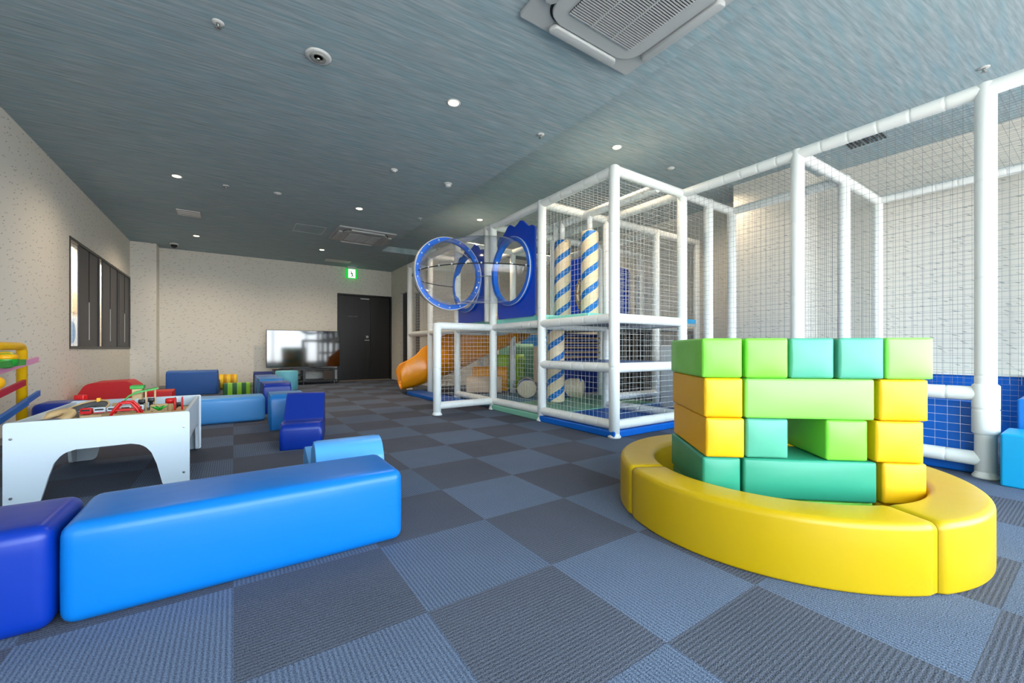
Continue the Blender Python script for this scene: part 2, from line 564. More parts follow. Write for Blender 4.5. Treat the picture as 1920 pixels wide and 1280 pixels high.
def net(bm, o, u, v, cell=0.05, r=0.0011, sag=0.0):
    """cord mesh panel: strands parallel to u and v from corner o"""
    o = Vector(o); u = Vector(u); v = Vector(v)
    nu = max(1, round(u.length / cell)); nv = max(1, round(v.length / cell))
    nrm = u.cross(v).normalized()
    def strand(p, q, side):
        d = (q - p).normalized(); a = side
        pts = [a * r * 1.1, nrm * r - a * r * 0.6, -nrm * r - a * r * 0.6]
        m_ = 2 if sag else 1
        rows = []
        for i in range(m_ + 1):
            c = p + (q - p) * i / m_
            if sag and i == 1: c = c + nrm * random.uniform(-sag, sag) + side * random.uniform(-sag, sag) * 0.4
            rows.append([bm.verts.new(c + k) for k in pts])
        for a_, b_ in zip(rows, rows[1:]):
            for k in range(3):
                bm.faces.new((a_[k], a_[(k + 1) % 3], b_[(k + 1) % 3], b_[k]))
    un, vn = u.normalized(), v.normalized()
    for i in range(1, nu): strand(o + u * i / nu, o + u * i / nu + v, un)
    for j in range(1, nv): strand(o + v * j / nv, o + v * j / nv + u, vn)
    return bm

# ---------------------------------------------------------------- room
ZC, ZH = 2.87, 2.99
XL, XR, YB = -1.634, 6.12, 10.93
struct('floor', B((XL - 0.2, YF - 0.2, -0.1), (XR + 0.2, YB + 0.3, 0)), M['carpet'])
bm = new_bm()
box(bm, (XL - 0.2, YF - 0.2, ZC), (2.575, YB + 0.3, ZC + 0.3))
box(bm, (2.575, 8.69, ZC), (XR + 0.2, YB + 0.3, ZC + 0.3))
box(bm, (2.575, YF - 0.2, ZH), (XR + 0.2, 8.69, ZH + 0.18))
struct('ceiling', bm, M['ceil'])
# left wall with the window opening
WY0, WY1, WZ0, WZ1 = 7.07, 10.56, 0.815, 2.176
bm = new_bm()
box(bm, (XL - 0.15, YF - 0.2, 0), (XL, WY0, ZC))
box(bm, (XL - 0.15, WY1, 0), (XL, YB + 0.3, ZC))
box(bm, (XL - 0.15, WY0, 0), (XL, WY1, WZ0))
box(bm, (XL - 0.15, WY0, WZ1), (XL, WY1, ZC))
struct('wall_left', bm, M['paper'])
bm = new_bm()
box(bm, (XL, YB, 0), (2.14, YB + 0.3, ZC)); box(bm, (3.5, YB, 0), (3.7, YB + 0.3, ZC)); box(bm, (2.14, YB, 2.2), (3.5, YB + 0.3, ZC))
box(bm, (2.14, 11.1, 0), (3.5, 11.23, 2.2)); struct('wall_back', bm, M['paper'])  # unseen box behind the doors, added to stop outside light leaking through
struct('trim_1', B((XL, 10.56, 0), (-1.25, YB, ZC)), M['paper'])      # boxed-out pillar in the corner
bm = new_bm()
box(bm, (XR, YF, 0), (XR + 0.15, 8.35, ZH))
struct('wall_right', bm, M['paper'])
bm = new_bm()
box(bm, (5.53, 2.13, 0), (XR, 2.88, ZH))
struct('trim_2', bm, M['paper'])                                     # pillar on the right
bm = new_bm()
box(bm, (3.5, 10.18, 0), (3.65, YB, ZC)); box(bm, (3.5, 9.62, 2.2), (3.65, 10.18, ZC)); box(bm, (3.5, 9.3, 0), (3.65, 9.62, ZC)); box(bm, (3.66, 8.35, 0), (3.75, YB + 0.3, ZC))  # last box: unseen backing added to block light behind the side openings
box(bm, (3.5, 8.88, 2.12), (3.65, 9.3, ZC)); box(bm, (3.5, 8.2, 0), (3.65, 8.88, ZC)); box(bm, (3.65, 8.2, 0), (XR + 0.15, 8.35, ZH))
struct('wall_far_right', bm, M['paper'])
# dark leaves in the far-right openings
for nm, y0, y1, zt in (('door_2', 9.62, 10.18, 2.2), ('door_3', 8.88, 9.3, 2.12)):
    r_ = sthing(nm, (3.58, (y0 + y1) / 2, 0))
    link('door_leaf', B((3.56, y0 + 0.003, 0.004), (3.60, y1 - 0.003, zt - 0.003)), M['dwood'], r_)
    link('door_handle', B((3.53, y0 + 0.06, 0.98), (3.56, y0 + 0.09, 1.04)), M['steel'], r_)
# window wall behind the camera
bm = new_bm()
box(bm, (XL, YF - 0.15, 0), (XR, YF, 0.12)); box(bm, (XL, YF - 0.15, 2.75), (XR, YF, ZH))
box(bm, (XL, YF - 0.15, 0.12), (-1.4, YF, 2.75)); box(bm, (6.0, YF - 0.15, 0.12), (XR, YF, 2.75))
struct('wall_front', bm, M['paper'])
r_ = sthing('window_1', (2.3, YF - 0.07, 0.12))
bm = new_bm()
for x in (-1.4, 0.08, 1.56, 3.04, 4.52, 5.94): box(bm, (x, YF - 0.11, 0.12), (x + 0.06, YF - 0.03, 2.75))
for z in (0.12, 2.06, 2.69): box(bm, (-1.34, YF - 0.10, z), (5.94, YF - 0.04, z + 0.06))
link('window_frame', bm, M['windowframe'], r_)
# baseboards
bm = new_bm(); box(bm, (XL, YF, 0), (XL + 0.01, 10.56, 0.06)); struct('baseboard_left', bm, M['ply'])
bm = new_bm(); box(bm, (-1.25, YB - 0.01, 0), (2.12, YB, 0.06)); struct('baseboard_back', bm, M['ply'])

# left window: dark frame, charcoal shutters, the lit room behind
r_ = sthing('window_2', (XL - 0.06, 8.8, WZ0))
bm = new_bm()
t = 0.035
box(bm, (XL - 0.05, WY0, WZ0), (XL + 0.008, WY1, WZ0 + t)); box(bm, (XL - 0.05, WY0, WZ1 - t), (XL + 0.008, WY1, WZ1))
for y in (WY0, 8.36, 9.54, WY1 - t): box(bm, (XL - 0.03, y, WZ0 + t), (XL + 0.008, y + t, WZ1 - t))
link('window_frame', bm, M['frame_d'], r_)
for (y0, y1) in ((7.48, 8.355), (8.63, 9.535), (9.74, 10.52)):
    ym = (y0 + y1) / 2
    s_ = link('shutter', B((XL - 0.022, y0, WZ0 + t), (XL - 0.006, y1, WZ1 - t), 0.004), M['shutter'], r_)
    bm = B((XL - 0.006, ym - 0.014, 1.45), (XL - 0.003, ym + 0.012, WZ1 - t)); link('slot', bm, M['dark'], s_)
    bm = B((XL - 0.006, ym - 0.008, WZ0 + 0.12), (XL - 0.001, ym + 0.006, 1.45)); link('pull_cord', bm, M['plastic_w'], s_)
link('pane', B((XL - 0.040, WY0 + t, WZ0 + t), (XL - 0.036, WY1 - t, WZ1 - t)), M['glass'], r_)
# next room seen through the glass
bm = new_bm()
box(bm, (XL - 0.95, 7.2, 0), (XL - 0.85, 15.5, ZC))
box(bm, (XL - 0.95, 15.5, 0), (XL, 15.6, ZC)); box(bm, (XL - 0.85, YB + 0.3, 0), (XL - 0.15, 15.5, 0.01)); box(bm, (XL - 0.95, 7.1, ZC), (XL, 15.6, ZC + 0.1)); box(bm, (XL - 0.15, YB + 0.3, 0), (XL, 15.6, ZC)); box(bm, (XL - 0.95, 7.1, 0), (XL - 0.15, 7.2, ZC))
struct('wall_outer', bm, base_mat('corridor_wall', (214, 204, 190), 0.8))
l = bpy.data.lights.new('corridor_fill', 'AREA'); l.energy = 60; l.size = 0.9; l.color = (1, 0.95, 0.88)  # unseen area lights added to brighten the room behind the glass
o = bpy.data.objects.new('corridor_fill', l); COL.objects.link(o); o.location = (XL - 0.5, 10.6, 2.75); l.size = 0.5; l.energy = 90
o2 = bpy.data.objects.new('corridor_fill', l); COL.objects.link(o2); o2.location = (XL - 0.5, 13.3, 2.75)
tag(link('wall_poster', B((XL - 0.85, 10.4, 0.5), (XL - 0.84, 11.4, 1.42)), base_mat('poster_paper', (214, 222, 236), 0.5)), 'pale poster on the wall of the room behind the left window', 'poster')
bm = lathe(new_bm(), [(0.20, 0), (0.20, 0.006)], (XL - 0.84, 10.85, 1.12), 28, 'x'); po = bpy.data.objects['wall_poster']
link('printed_circle', bm, base_mat('poster_blue', (90, 140, 190), 0.5), po, local=False)
tag(link('wood_panel', B((XL - 0.85, 10.2, 1.50), (XL - 0.835, 11.4, 1.86)), M['peach']), 'orange-brown board above the poster behind the left window', 'board')

# ---------------------------------------------------------------- double door
r_ = sthing('door_1', (2.82, 10.93, 0))
bm = new_bm()
box(bm, (2.14, 10.90, 0), (2.18, 11.0, 2.2)); box(bm, (3.46, 10.90, 0), (3.5, 11.0, 2.2)); box(bm, (2.18, 10.90, 2.16), (3.46, 11.0, 2.2))
link('door_frame', bm, M['black'], r_)
for i, (x0, x1) in enumerate(((2.185, 2.955), (2.96, 3.455))):
    d_ = link('door_leaf', B((x0, 10.94, 0.015), (x1, 10.98, 2.155), 0.002), M['dwood'], r_)
    if i == 0:
        bm = B((2.84, 10.915, 1.09), (2.90, 10.94, 1.15), 0.004); box(bm, (2.80, 10.90, 1.02), (2.92, 10.92, 1.045), 0.005)
        link('door_handle', bm, M['steel'], d_)
        bm = B((2.70, 10.91, 2.08), (2.92, 10.94, 2.11), 0.004)
        link('door_closer', bm, M['steel'], d_)
        cu = bpy.data.curves.new('staff_lettering', 'FONT'); cu.body = 'STAFF ONLY'; cu.size = 0.042; cu.extrude = 0.001
        cu.align_x = 'CENTER'
        t_ = bpy.data.objects.new('lettering', cu); COL.objects.link(t_)
        t_.parent = d_; t_.location = Vector((2.52, 10.938, 1.62)) - Vector(r_.location); t_.rotation_euler = (PI / 2, 0, 0)
        cu.materials.append(base_mat('grey_lettering', (120, 120, 118), 0.5))
link('door_sill', B((2.18, 10.90, 0), (3.46, 10.94, 0.012)), M['tan'], r_)

# exit sign
ex = thing('exit_sign', 'small green lit exit sign with a running figure over the dark doors', 'exit sign', (2.46, 10.82, 2.56))
link('housing', B((2.33, 10.80, 2.58), (2.59, 10.86, 2.82), 0.004), M['exit_g'], ex)
link('ceiling_plate', B((2.36, 10.80, 2.82), (2.56, 10.86, 2.87)), M['plastic_w'], ex)
fp = link('lit_face', B((2.375, 10.797, 2.59), (2.545, 10.80, 2.81)), M['exit_w'], ex)
bm = new_bm()
for p, q, r in (((2.445, 2.73), (2.465, 2.69), 0.014), ((2.465, 2.69), (2.475, 2.65), 0.012), ((2.475, 2.65), (2.50, 2.62), 0.008), ((2.475, 2.655), (2.44, 2.62), 0.008), ((2.46, 2.71), (2.49, 2.70), 0.006), ((2.455, 2.71), (2.43, 2.68), 0.006)):
    tube(bm, (p[0], 10.796, p[1]), (q[0], 10.796, q[1]), r, 6)
ball(bm, (2.445, 10.796, 2.755), 0.012, 8)
bmesh.ops.scale(bm, vec=(1, 0.12, 1), space=Matrix.Translation((0, -10.796, 0)), verts=bm.verts[:])
link('running_figure', bm, base_mat('sign_green', (20, 120, 50), 0.5), ex)

# ---------------------------------------------------------------- ceiling fittings
def downlight(x, y, z, label, k=1.0):
    t = thing('downlight', label, 'ceiling light', (x, y, z), 0, 'round recessed ceiling downlights')
    bm = new_bm()
    lathe(bm, [(0.052, -0.0005), (0.058, -0.003), (0.050, -0.006), (0.042, -0.004), (0.042, -0.0005)], (0, 0, 0), 28)
    link('trim_ring', bm, M['plastic_w'], t, True, local=True)
    link('lamp_lens', lathe(new_bm(), [(1e-6, -0.0035), (0.041, -0.0035)], (0, 0, 0), 24), M['lamp'], t, local=True)
    l = bpy.data.lights.new('downlight_beam', 'SPOT'); l.energy = 36 * k * (1.0 if y < 4 else (1.7 if y < 7 else 2.3)); l.spot_size = math.radians(155); l.spot_blend = 1.0
    l.color = (1.0, 0.80, 0.57); l.shadow_soft_size = 0.04
    o = bpy.data.objects.new('downlight_beam', l); COL.objects.link(o); o.parent = t; o.location = (0, 0, -0.02)
downlight(1.52, 3.11, ZC, 'warm round downlight nearest the large ceiling cassette')
downlight(1.525, 6.24, ZC, 'warm round downlight near the far air conditioner, on its near side')
downlight(1.52, 9.28, ZC, 'warm round downlight beyond the far air conditioner, before the exit sign')
downlight(-0.56, 6.285, ZC, 'warm round downlight on the left, nearer the camera than the wall window')
downlight(-0.56, 9.42, ZC, 'warm round downlight at far left beside the dome camera')
downlight(3.42, 3.03, ZH, 'warm round downlight just above the corner of the white climbing frame')
downlight(3.44, 6.04, ZH, 'warm round downlight above the clear crawl tube')
downlight(5.24, 2.60 + 0.38, ZH, 'warm round downlight over the netted court beside the right pillar')
downlight(5.2, 6.05, ZH, 'warm round downlight over the far end of the climbing frame', 1.2)

def sprinkler(x, y, z, label):
    t = thing('sprinkler_head', label, 'sprinkler', (x, y, z), 0, 'ceiling sprinkler heads')
    link('flange', lathe(new_bm(), [(0.034, -0.0003), (0.034, -0.004), (0.02, -0.008), (0.012, -0.008)], (0, 0, 0), 20), M['plastic_w'], t, True, local=True)
    link('nozzle', lathe(new_bm(), [(0.010, -0.008), (0.010, -0.022), (0.004, -0.03), (0.018, -0.034), (0.018, -0.036)], (0, 0, 0), 12), M['steel'], t, True, local=True)
sprinkler(-0.081, 3.176, ZC, 'small sprinkler head at top left, nearest the camera')
sprinkler(-0.078, 6.305, ZC, 'small sprinkler head right of the left-hand near downlight')
sprinkler(2.437, 3.103, ZC, 'small sprinkler head beside the ceiling step, above the white frame')
sprinkler(2.434, 6.166, ZC, 'small sprinkler head beside the ceiling step, near the far air conditioner')
sprinkler(4.8, 0.58, ZH, 'small sprinkler head at far right above the netted court')

def detector(x, y, z, label, r=0.05, name='smoke_detector', cat='smoke detector'):
    t = thing(name, label, cat, (x, y, z))
    link('base_ring', lathe(new_bm(), [(r, -0.0003), (r, -0.008), (r * 0.8, -0.012), (r * 0.7, -0.012)], (0, 0, 0), 28), M['plastic_w'], t, True, local=True)
    return t
t = detector(2.208, 4.675, ZC, 'white smoke detector with a deep body beside the ceiling step')
link('sensor_body', lathe(new_bm(), [(0.038, -0.012), (0.036, -0.036), (0.024, -0.045), (1e-6, -0.047)], (0, 0, 0), 24), M['plastic_w'], t, True, local=True)
t = detector(1.525, 4.659, ZC, 'small white round detector left of the deep smoke detector', 0.04)
link('sensor_body', lathe(new_bm(), [(0.026, -0.012), (0.022, -0.026), (1e-6, -0.028)], (0, 0, 0), 24), M['plastic_w'], t, True, local=True)
t = detector(0.484, 6.225, ZC, 'flat white round sensor between the two rows of downlights', 0.045)
link('sensor_body', lathe(new_bm(), [(0.03, -0.012), (0.026, -0.018), (1e-6, -0.019)], (0, 0, 0), 24), M['plastic_w'], t, True, local=True)
t = detector(4.35, 3.02, ZH, 'flat white round sensor above the white frame, right of its corner', 0.045)
link('sensor_body', lathe(new_bm(), [(0.03, -0.012), (0.026, -0.018), (1e-6, -0.019)], (0, 0, 0), 24), M['plastic_w'], t, True, local=True)
t = detector(0.492, 3.146, ZC, 'round white ceiling speaker with stepped rings at upper left', 0.085, 'ceiling_speaker', 'speaker')
link('grille', lathe(new_bm(), [(0.055, -0.012), (0.05, -0.02), (0.03, -0.014), (0.028, -0.012)], (0, 0, 0), 28), M['ply'], t, True, local=True)
link('hub', lathe(new_bm(), [(0.014, -0.012), (0.012, -0.03), (1e-6, -0.032)], (0, 0, 0), 16), M['steel'], t, True, local=True)
t = thing('dome_camera', 'white dome security camera on the ceiling near the far left corner', 'security camera', (-0.957, 10.3, ZC))
link('base_ring', lathe(new_bm(), [(0.075, -0.0003), (0.075, -0.03), (0.06, -0.04), (0.05, -0.04)], (0, 0, 0), 24), M['plastic_w'], t, True, local=True)
link('dome', lathe(new_bm(), [(0.055, -0.04), (0.045, -0.075), (0.02, -0.095), (1e-6, -0.098)], (0, 0, 0), 24), M['black'], t, True, local=True)

def grille(name, x0, x1, y0, y1, z, label, n=3):
    t = thing(name, label, 'vent', ((x0 + x1) / 2, (y0 + y1) / 2, z))
    bm = new_bm(); f = 0.018
    box(bm, (x0, y0, z - 0.01), (x1, y0 + f, z - 0.0005)); box(bm, (x0, y1 - f, z - 0.01), (x1, y1, z - 0.0005))
    box(bm, (x0, y0 + f, z - 0.01), (x0 + f, y1 - f, z - 0.0005)); box(bm, (x1 - f, y0 + f, z - 0.01), (x1, y1 - f, z - 0.0005))
    link('frame', bm, M['plastic_w'], t)
    link('backing', B((x0 + f, y0 + f, z - 0.004), (x1 - f, y1 - f, z - 0.001)), M['ply'], t)
    for i in range(n):
        yy = y0 + f + (y1 - y0 - 2 * f) * (i + 1) / (n + 1)
        link('slat', B((x0 + f, yy - 0.008, z - 0.012), (x1 - f, yy + 0.008, z - 0.004)), M['plastic_w'], t)
grille('ceiling_vent', -0.70, -0.42, 7.75, 8.05, ZC, 'small white louvred ceiling vent above the left window')
t = thing('ceiling_vent', 'dark slotted ceiling vent seen through the netting at upper right', 'vent', (5.29, 1.48, ZH))
for i in range(9):
    yy = 1.33 + i * 0.035
    link('slat', B((5.1, yy, ZH - 0.012), (5.55, yy + 0.014, ZH - 0.001)), M['black'], t)
bm = new_bm(); f = 0.006
for (a, b) in (((0.85, 7.55, ZC - 0.002), (1.31, 7.55 + f, ZC)), ((0.85, 8.05, ZC - 0.002), (1.31, 8.05 + f, ZC)), ((0.85, 7.55, ZC - 0.002), (0.85 + f, 8.05, ZC)), ((1.31 - f, 7.55, ZC - 0.002), (1.31, 8.05, ZC))): box(bm, a, b)
tag(link('access_hatch', bm, M['plastic_w']), 'square ceiling access hatch outlined beside the far air conditioner', 'hatch')
tag(link('ceiling_plate', B((1.75, 10.15, ZC - 0.008), (2.3, 10.4, ZC - 0.0005)), M['plastic_w']), 'flat pale ceiling plate just before the exit sign', 'plate')

def cassette(cx, cy, z, label, half=0.485):
    t = thing('air_conditioner', label, 'air conditioner', (cx, cy, z))
    sq = fillet([(-half, -half), (half, -half), (half, half), (-half, half)], 0.02, 3)
    bm = prism(new_bm(), sq, -0.028, -0.001, 'z', 0.006, 2)
    link('panel', bm, M['acgrey'], t, local=True)
    inner = fillet([(-0.375, -0.375), (0.375, -0.375), (0.375, 0.375), (-0.375, 0.375)], 0.12, 8)
    link('recess_shadow_gap', prism(new_bm(), [(a * 1.03, b * 1.03) for a, b in inner], -0.031, -0.028, 'z'), M['dark'], t, local=True)
    bm = prism(new_bm(), inner, -0.048, -0.031, 'z', 0.008, 2)
    lidp = link('centre_lid', bm, M['acgrey'], t, local=True)
    for k in range(4):
        a = k * PI / 2
        bm = new_bm()
        prism(bm, fillet([(-0.30, -0.455), (0.30, -0.455), (0.27, -0.385), (-0.27, -0.385)], 0.03, 5), -0.062, -0.030, 'z', 0.010, 3)
        bmesh.ops.rotate(bm, cent=(0, 0, 0), matrix=Matrix.Rotation(a, 3, 'Z'), verts=bm.verts[:])
        link('air_flap', bm, M['acgrey'], t, True, local=True)
    bm = B((-0.27, -0.27, -0.052), (0.27, 0.27, -0.048)); link('grille_backing', bm, M['dark'], lidp, local=True)
    for i in range(34):
        y = -0.262 + i * 0.0159
        link('grille_slat', B((-0.27, y - 0.0030, -0.060), (0.27, y + 0.0030, -0.052)), M['acgrey'], lidp, local=True)
    for x in (-0.09, 0.09):
        link('grille_rib', B((x - 0.004, -0.27, -0.0615), (x + 0.004, 0.27, -0.052)), M['acgrey'], lidp, local=True)
cassette(1.925, 1.565, ZC, 'large grey-white ceiling cassette with slatted grille at top of view')
cassette(1.94, 7.73, ZC, 'far ceiling cassette air conditioner seen edge-on above the television')

# ---------------------------------------------------------------- vinyl soft furniture
def bench(name, x0, x1, y0, y1, h, m, label, cat='bench', r=0.03, rz=0, bulge=0.006, z0=0.0):
    cx, cy = (x0 + x1) / 2, (y0 + y1) / 2
    bm = new_bm()
    soft_box(bm, (x1 - x0) / 2, (y1 - y0) / 2, h / 2, r, bulge, 8, Matrix.Translation((0, 0, h / 2)))
    for v in bm.verts:
        if v.co.z < 0: v.co.z = 0
    o = link(name, bm, M[m], None, True)
    o.location = (cx, cy, z0); o.rotation_euler = (0, 0, rz)
    return tag(o, label, cat)
bench('foam_bench', -0.425, 0.605, 1.725, 2.085, 0.30, 'blue', 'long bright blue foam bench in the left foreground', r=0.038)
bench('foam_bench', -1.40, -0.437, 1.735, 2.075, 0.305, 'indigo', 'deep indigo foam bench cut by the left picture edge', r=0.038)
bench('foam_bench', -1.0, 0.30, 5.48, 5.86, 0.275, 'sky', 'long sky blue foam bench behind the white play table', r=0.03)

def profile_seat(name, prof, rad, w, m, loc, rz, label, cat='foam chair', bev=0.022):
    bm = prism(new_bm(), fillet(prof, rad, 6), -w / 2, w / 2, 'x', bev, 4)
    o = link(name, bm, M[m], None, True)
    me = o.data
    for p in me.polygons: p.use_smooth = len(p.vertices) < 8
    o.location = loc; o.rotation_euler = (0, 0, rz)
    return tag(o, label, cat)
chair_a = [(0, 0), (0, 0.215), (0.24, 0.20), (0.50, 0.415), (0.68, 0.40), (0.74, 0)]
rad_a = [0.01, 0.055, 0.07, 0.08, 0.08, 0.01]
profile_seat('foam_chair', chair_a, rad_a, 0.31, 'indigo', (0.455, 3.72, 0), -0.20, 'indigo foam chair with low seat facing the camera, beside the carpet aisle', bev=0.03)
chair_b = [(0, 0), (0, 0.38), (0.55, 0.38), (0.60, 0)]
profile_seat('foam_chair', [(0, 0), (0.02, 0.355), (0.5, 0.35), (0.55, 0)], [0.01, 0.06, 0.06, 0.01], 0.31, 'midblue', (0.455, 4.72, 0), -0.02, 'mid blue foam block chair just behind the indigo foam chair')
chair_c = [(0, 0), (0, 0.25), (0.05, 0.335), (0.17, 0.345), (0.25, 0.13), (0.33, 0.19), (0.52, 0.235), (0.60, 0.20), (0.60, 0)]
profile_seat('foam_chair', chair_c, [0.01, 0.06, 0.09, 0.07, 0.05, 0.06, 0.05, 0.05, 0.01], 0.33, 'sky', (0.50, 2.20, 0), -0.03, 'pale sky blue foam chair with rounded back, behind the bright blue bench', bev=0.02)
profile_seat('foam_chair', chair_b, [0.01, 0.06, 0.06, 0.01], 0.31, 'indigo', (0.46, 5.95, 0), 0.02, 'indigo foam block topping the row beyond the sky blue bench')
profile_seat('foam_chair', chair_b, [0.01, 0.06, 0.06, 0.01], 0.31, 'midblue', (0.455, 6.85, 0), 0.0, 'mid blue foam block, second beyond the sky blue bench')
profile_seat('foam_chair', [(0, 0), (0, 0.375), (0.55, 0.365), (0.60, 0)], [0.01, 0.06, 0.06, 0.01], 0.31, 'slate', (0.45, 7.75, 0), 0.0, 'greyish blue foam block, third beyond the sky blue bench')
profile_seat('foam_chair', [(0, 0), (0, 0.40), (0.2, 0.40), (0.34, 0.24), (0.56, 0.24), (0.60, 0)], [0.01, 0.05, 0.05, 0.04, 0.04, 0.01], 0.30, 'navy', (0.44, 8.65, 0), -0.12, 'dark navy foam chair, farthest of the row, near the television')
bm = prism(new_bm(), fillet([(-0.30, 0), (-0.29, 0.16), (-0.16, 0.405), (0.20, 0.42), (0.29, 0.34), (0.30, 0)], [0.01, 0.12, 0.1, 0.06, 0.08, 0.01], 8), -0.3, 0.2, 'y', 0.02, 4)
o = link('foam_chair', bm, M['red'], None, True); o.location = (-1.28, 7.1, 0)
for p in o.data.polygons: p.use_smooth = len(p.vertices) < 8
tag(o, 'tall red foam chair with a sloping end, against the left wall behind the play table', 'foam chair')
bench('foam_block', -0.96, -0.68, 7.15, 7.5, 0.25, 'red', 'low red foam block beside the tall red foam chair', 'foam block', 0.015)
bench('foam_block', -1.58, -1.26, 5.72, 6.1, 0.29, 'indigo', 'dark blue foam block by the left wall behind the play table corner', 'foam block', 0.05)
profile_seat('foam_chair', [(0, 0), (0.0, 0.41), (0.26, 0.43), (0.40, 0.22), (0.62, 0.22), (0.62, 0)], [0.01, 0.03, 0.04, 0.05, 0.04, 0.01], 0.72, 'denim', (-0.605, 9.15, 0), -0.05, 'wide denim blue foam chair near the back wall pillar', bev=0.03)
# striped pieces
bm = lathe(new_bm(), [(1e-6, -0.17), (0.13, -0.17), (0.145, -0.155), (0.15, -0.12), (0.15, -0.065), (0.142, -0.06), (0.15, -0.055), (0.15, 0.055), (0.142, 0.06), (0.15, 0.065), (0.15, 0.12), (0.145, 0.155), (0.13, 0.17), (1e-6, 0.17)], (0, 0, 0), 28, 'x')
o = link('foam_drum', bm, M['ystripe'], None, True); o.location = (-0.11, 10.1, 0.15)
tag(o, 'yellow banded foam drum lying beside the denim blue chair', 'foam roller')
bm = new_bm(); soft_box(bm, 0.2, 0.1, 0.105, 0.015, 0.004, 4, Matrix.Translation((0, 0, 0.105)))
o = link('foam_block', bm, M['gstripe'], None, True); o.location = (0.05, 8.75, 0)
tag(o, 'green striped foam block in front of the yellow drum', 'foam block')
bm = lathe(new_bm(), [(0.185, 0.0), (0.2, 0.015), (0.2, 0.365), (0.185, 0.38), (1e-6, 0.385)], (0, 0, 0), 40)
o = link('foam_stool', bm, M['cyan'], None, True); o.location = (0.87, 9.2, 0)
tag(o, 'pale cyan cylindrical stool in front of the television stand', 'stool')

# ---------------------------------------------------------------- television and stand
tv = thing('television', 'large television on a low stand, mirroring the bright windows', 'television', (1.38, 10.62, 0.36))
link('screen', B((0.612, 10.598, 0.398), (2.128, 10.603, 1.225)), M['tv'], tv)
link('bezel', B((0.60, 10.603, 0.385), (2.14, 10.64, 1.235), 0.004), M['black'], tv)
link('stand_foot', B((1.1, 10.50, 0.352), (1.7, 10.70, 0.366)), M['black'], tv)
link('stand_neck', B((1.3, 10.62, 0.366), (1.5, 10.65, 0.5)), M['black'], tv)
st = thing('television_stand', 'low black open-shelved television stand with thin legs', 'tv stand', (1.3, 10.45, 0))
link('top_board', B((0.72, 10.3, 0.325), (2.02, 10.78, 0.350), 0.003), M['black'], st)
link('bottom_board', B((0.72, 10.3, 0.075), (2.02, 10.78, 0.095), 0.003), M['black'], st)
link('shelf', B((0.74, 10.32, 0.205), (1.30, 10.76, 0.218)), M['black'], st)
for x in (0.72, 1.30, 1.92): link('side_panel', B((x, 10.32, 0.095), (x + 0.05, 10.76, 0.325)), M['black'], st)
link('drawer_front', B((1.72, 10.31, 0.10), (1.915, 10.33, 0.32), 0.003), M['brownst'], st)
for x in (0.76, 1.31, 1.96):
    for y in (10.33, 10.74): link('leg', tube(new_bm(), (x, y, 0), (x, y, 0.075), 0.010, 8), M['steel'], st)

# ---------------------------------------------------------------- white play table
pt = thing('play_table', 'white play table with arched end panels and train tracks on top', 'play table', (-0.6, 3.72, 0))
arch = [(-0.972, 0), (-0.845, 0), (-0.812, 0.14), (-0.775, 0.27), (-0.42, 0.275), (-0.375, 0.14), (-0.345, 0.0), (-0.222, 0), (-0.222, 0.438), (-0.972, 0.438)]
rd = [0.008, 0.03, 0.1, 0.11, 0.11, 0.1, 0.03, 0.008, 0.012, 0.012]
link('end_panel', prism(new_bm(), fillet(arch, rd, 6), 3.18, 3.20, 'y', 0.003, 2), M['white'], pt)
link('end_panel', prism(new_bm(), fillet(arch, rd, 6), 4.24, 4.26, 'y', 0.003, 2), M['white'], pt)
side = [(3.20, 0.012), (3.30, 0.012), (3.33, 0.13), (3.38, 0.235), (4.06, 0.235), (4.11, 0.13), (4.14, 0.012), (4.24, 0.012), (4.24, 0.432), (3.20, 0.432)]
for x in (-0.96, -0.252):
    link('side_panel', prism(new_bm(), fillet(side, [0, 0.02, 0.05, 0.08, 0.08, 0.05, 0.02, 0, 0, 0], 5), x, x + 0.018, 'x'), M['white'], pt)
link('table_top', B((-0.942, 3.20, 0.345), (-0.252, 4.24, 0.36)), M['greyroad'], pt)
for (x, z) in ((-0.945, 0.355), (-0.945, 0.05), (-0.25, 0.345), (-0.25, 0.07)):
    link('screw', lathe(new_bm(), [(0.007, 3.180), (0.007, 3.1785), (1e-6, 3.178)], (x, 0, z), 12, 'y'), M['steel'], pt)
TZ = 0.36
def toy(name, bm, m, label, cat='toy', parent=None, group=None, smooth=True):
    o = link(name, bm, M[m], parent, smooth)
    if parent is None: tag(o, label, cat, group)
    return o
# raised round tracks at the near-left corner
def tiltm(bm, c, a=0.42):
    bmesh.ops.rotate(bm, cent=c, matrix=Matrix.Rotation(a, 3, Vector((0.83, -0.56, 0))), verts=bm.verts[:])
    return bm
t = thing('toy_track', 'round beige wooden toy track with a raised grey road and red cars', 'toy track', (-0.87, 3.66, TZ))
link('wooden_ring', tiltm(lathe(new_bm(), [(0.04, 0.03), (0.085, 0.03), (0.09, 0.036), (0.09, 0.05), (0.085, 0.056), (0.04, 0.056), (0.036, 0.05), (0.036, 0.036), (0.04, 0.03)], (-0.89, 3.60, TZ), 40), (-0.89, 3.60, TZ + 0.045)), M['wood'], t, True)
for k in range(3):
    a = k * 2.1
    link('riser', tube(new_bm(), (-0.87 + 0.06 * math.cos(a), 3.62 + 0.06 * math.sin(a), TZ), (-0.87 + 0.06 * math.cos(a), 3.62 + 0.06 * math.sin(a), TZ + 0.032), 0.009, 8), M['wood'], t)
link('road_disc', tiltm(lathe(new_bm(), [(0.05, 0.05), (0.115, 0.05), (0.12, 0.055), (0.115, 0.06), (0.05, 0.06), (0.05, 0.05)], (-0.80, 3.78, TZ), 36), (-0.8, 3.78, TZ + 0.055)), M['greyroad'], t, True)
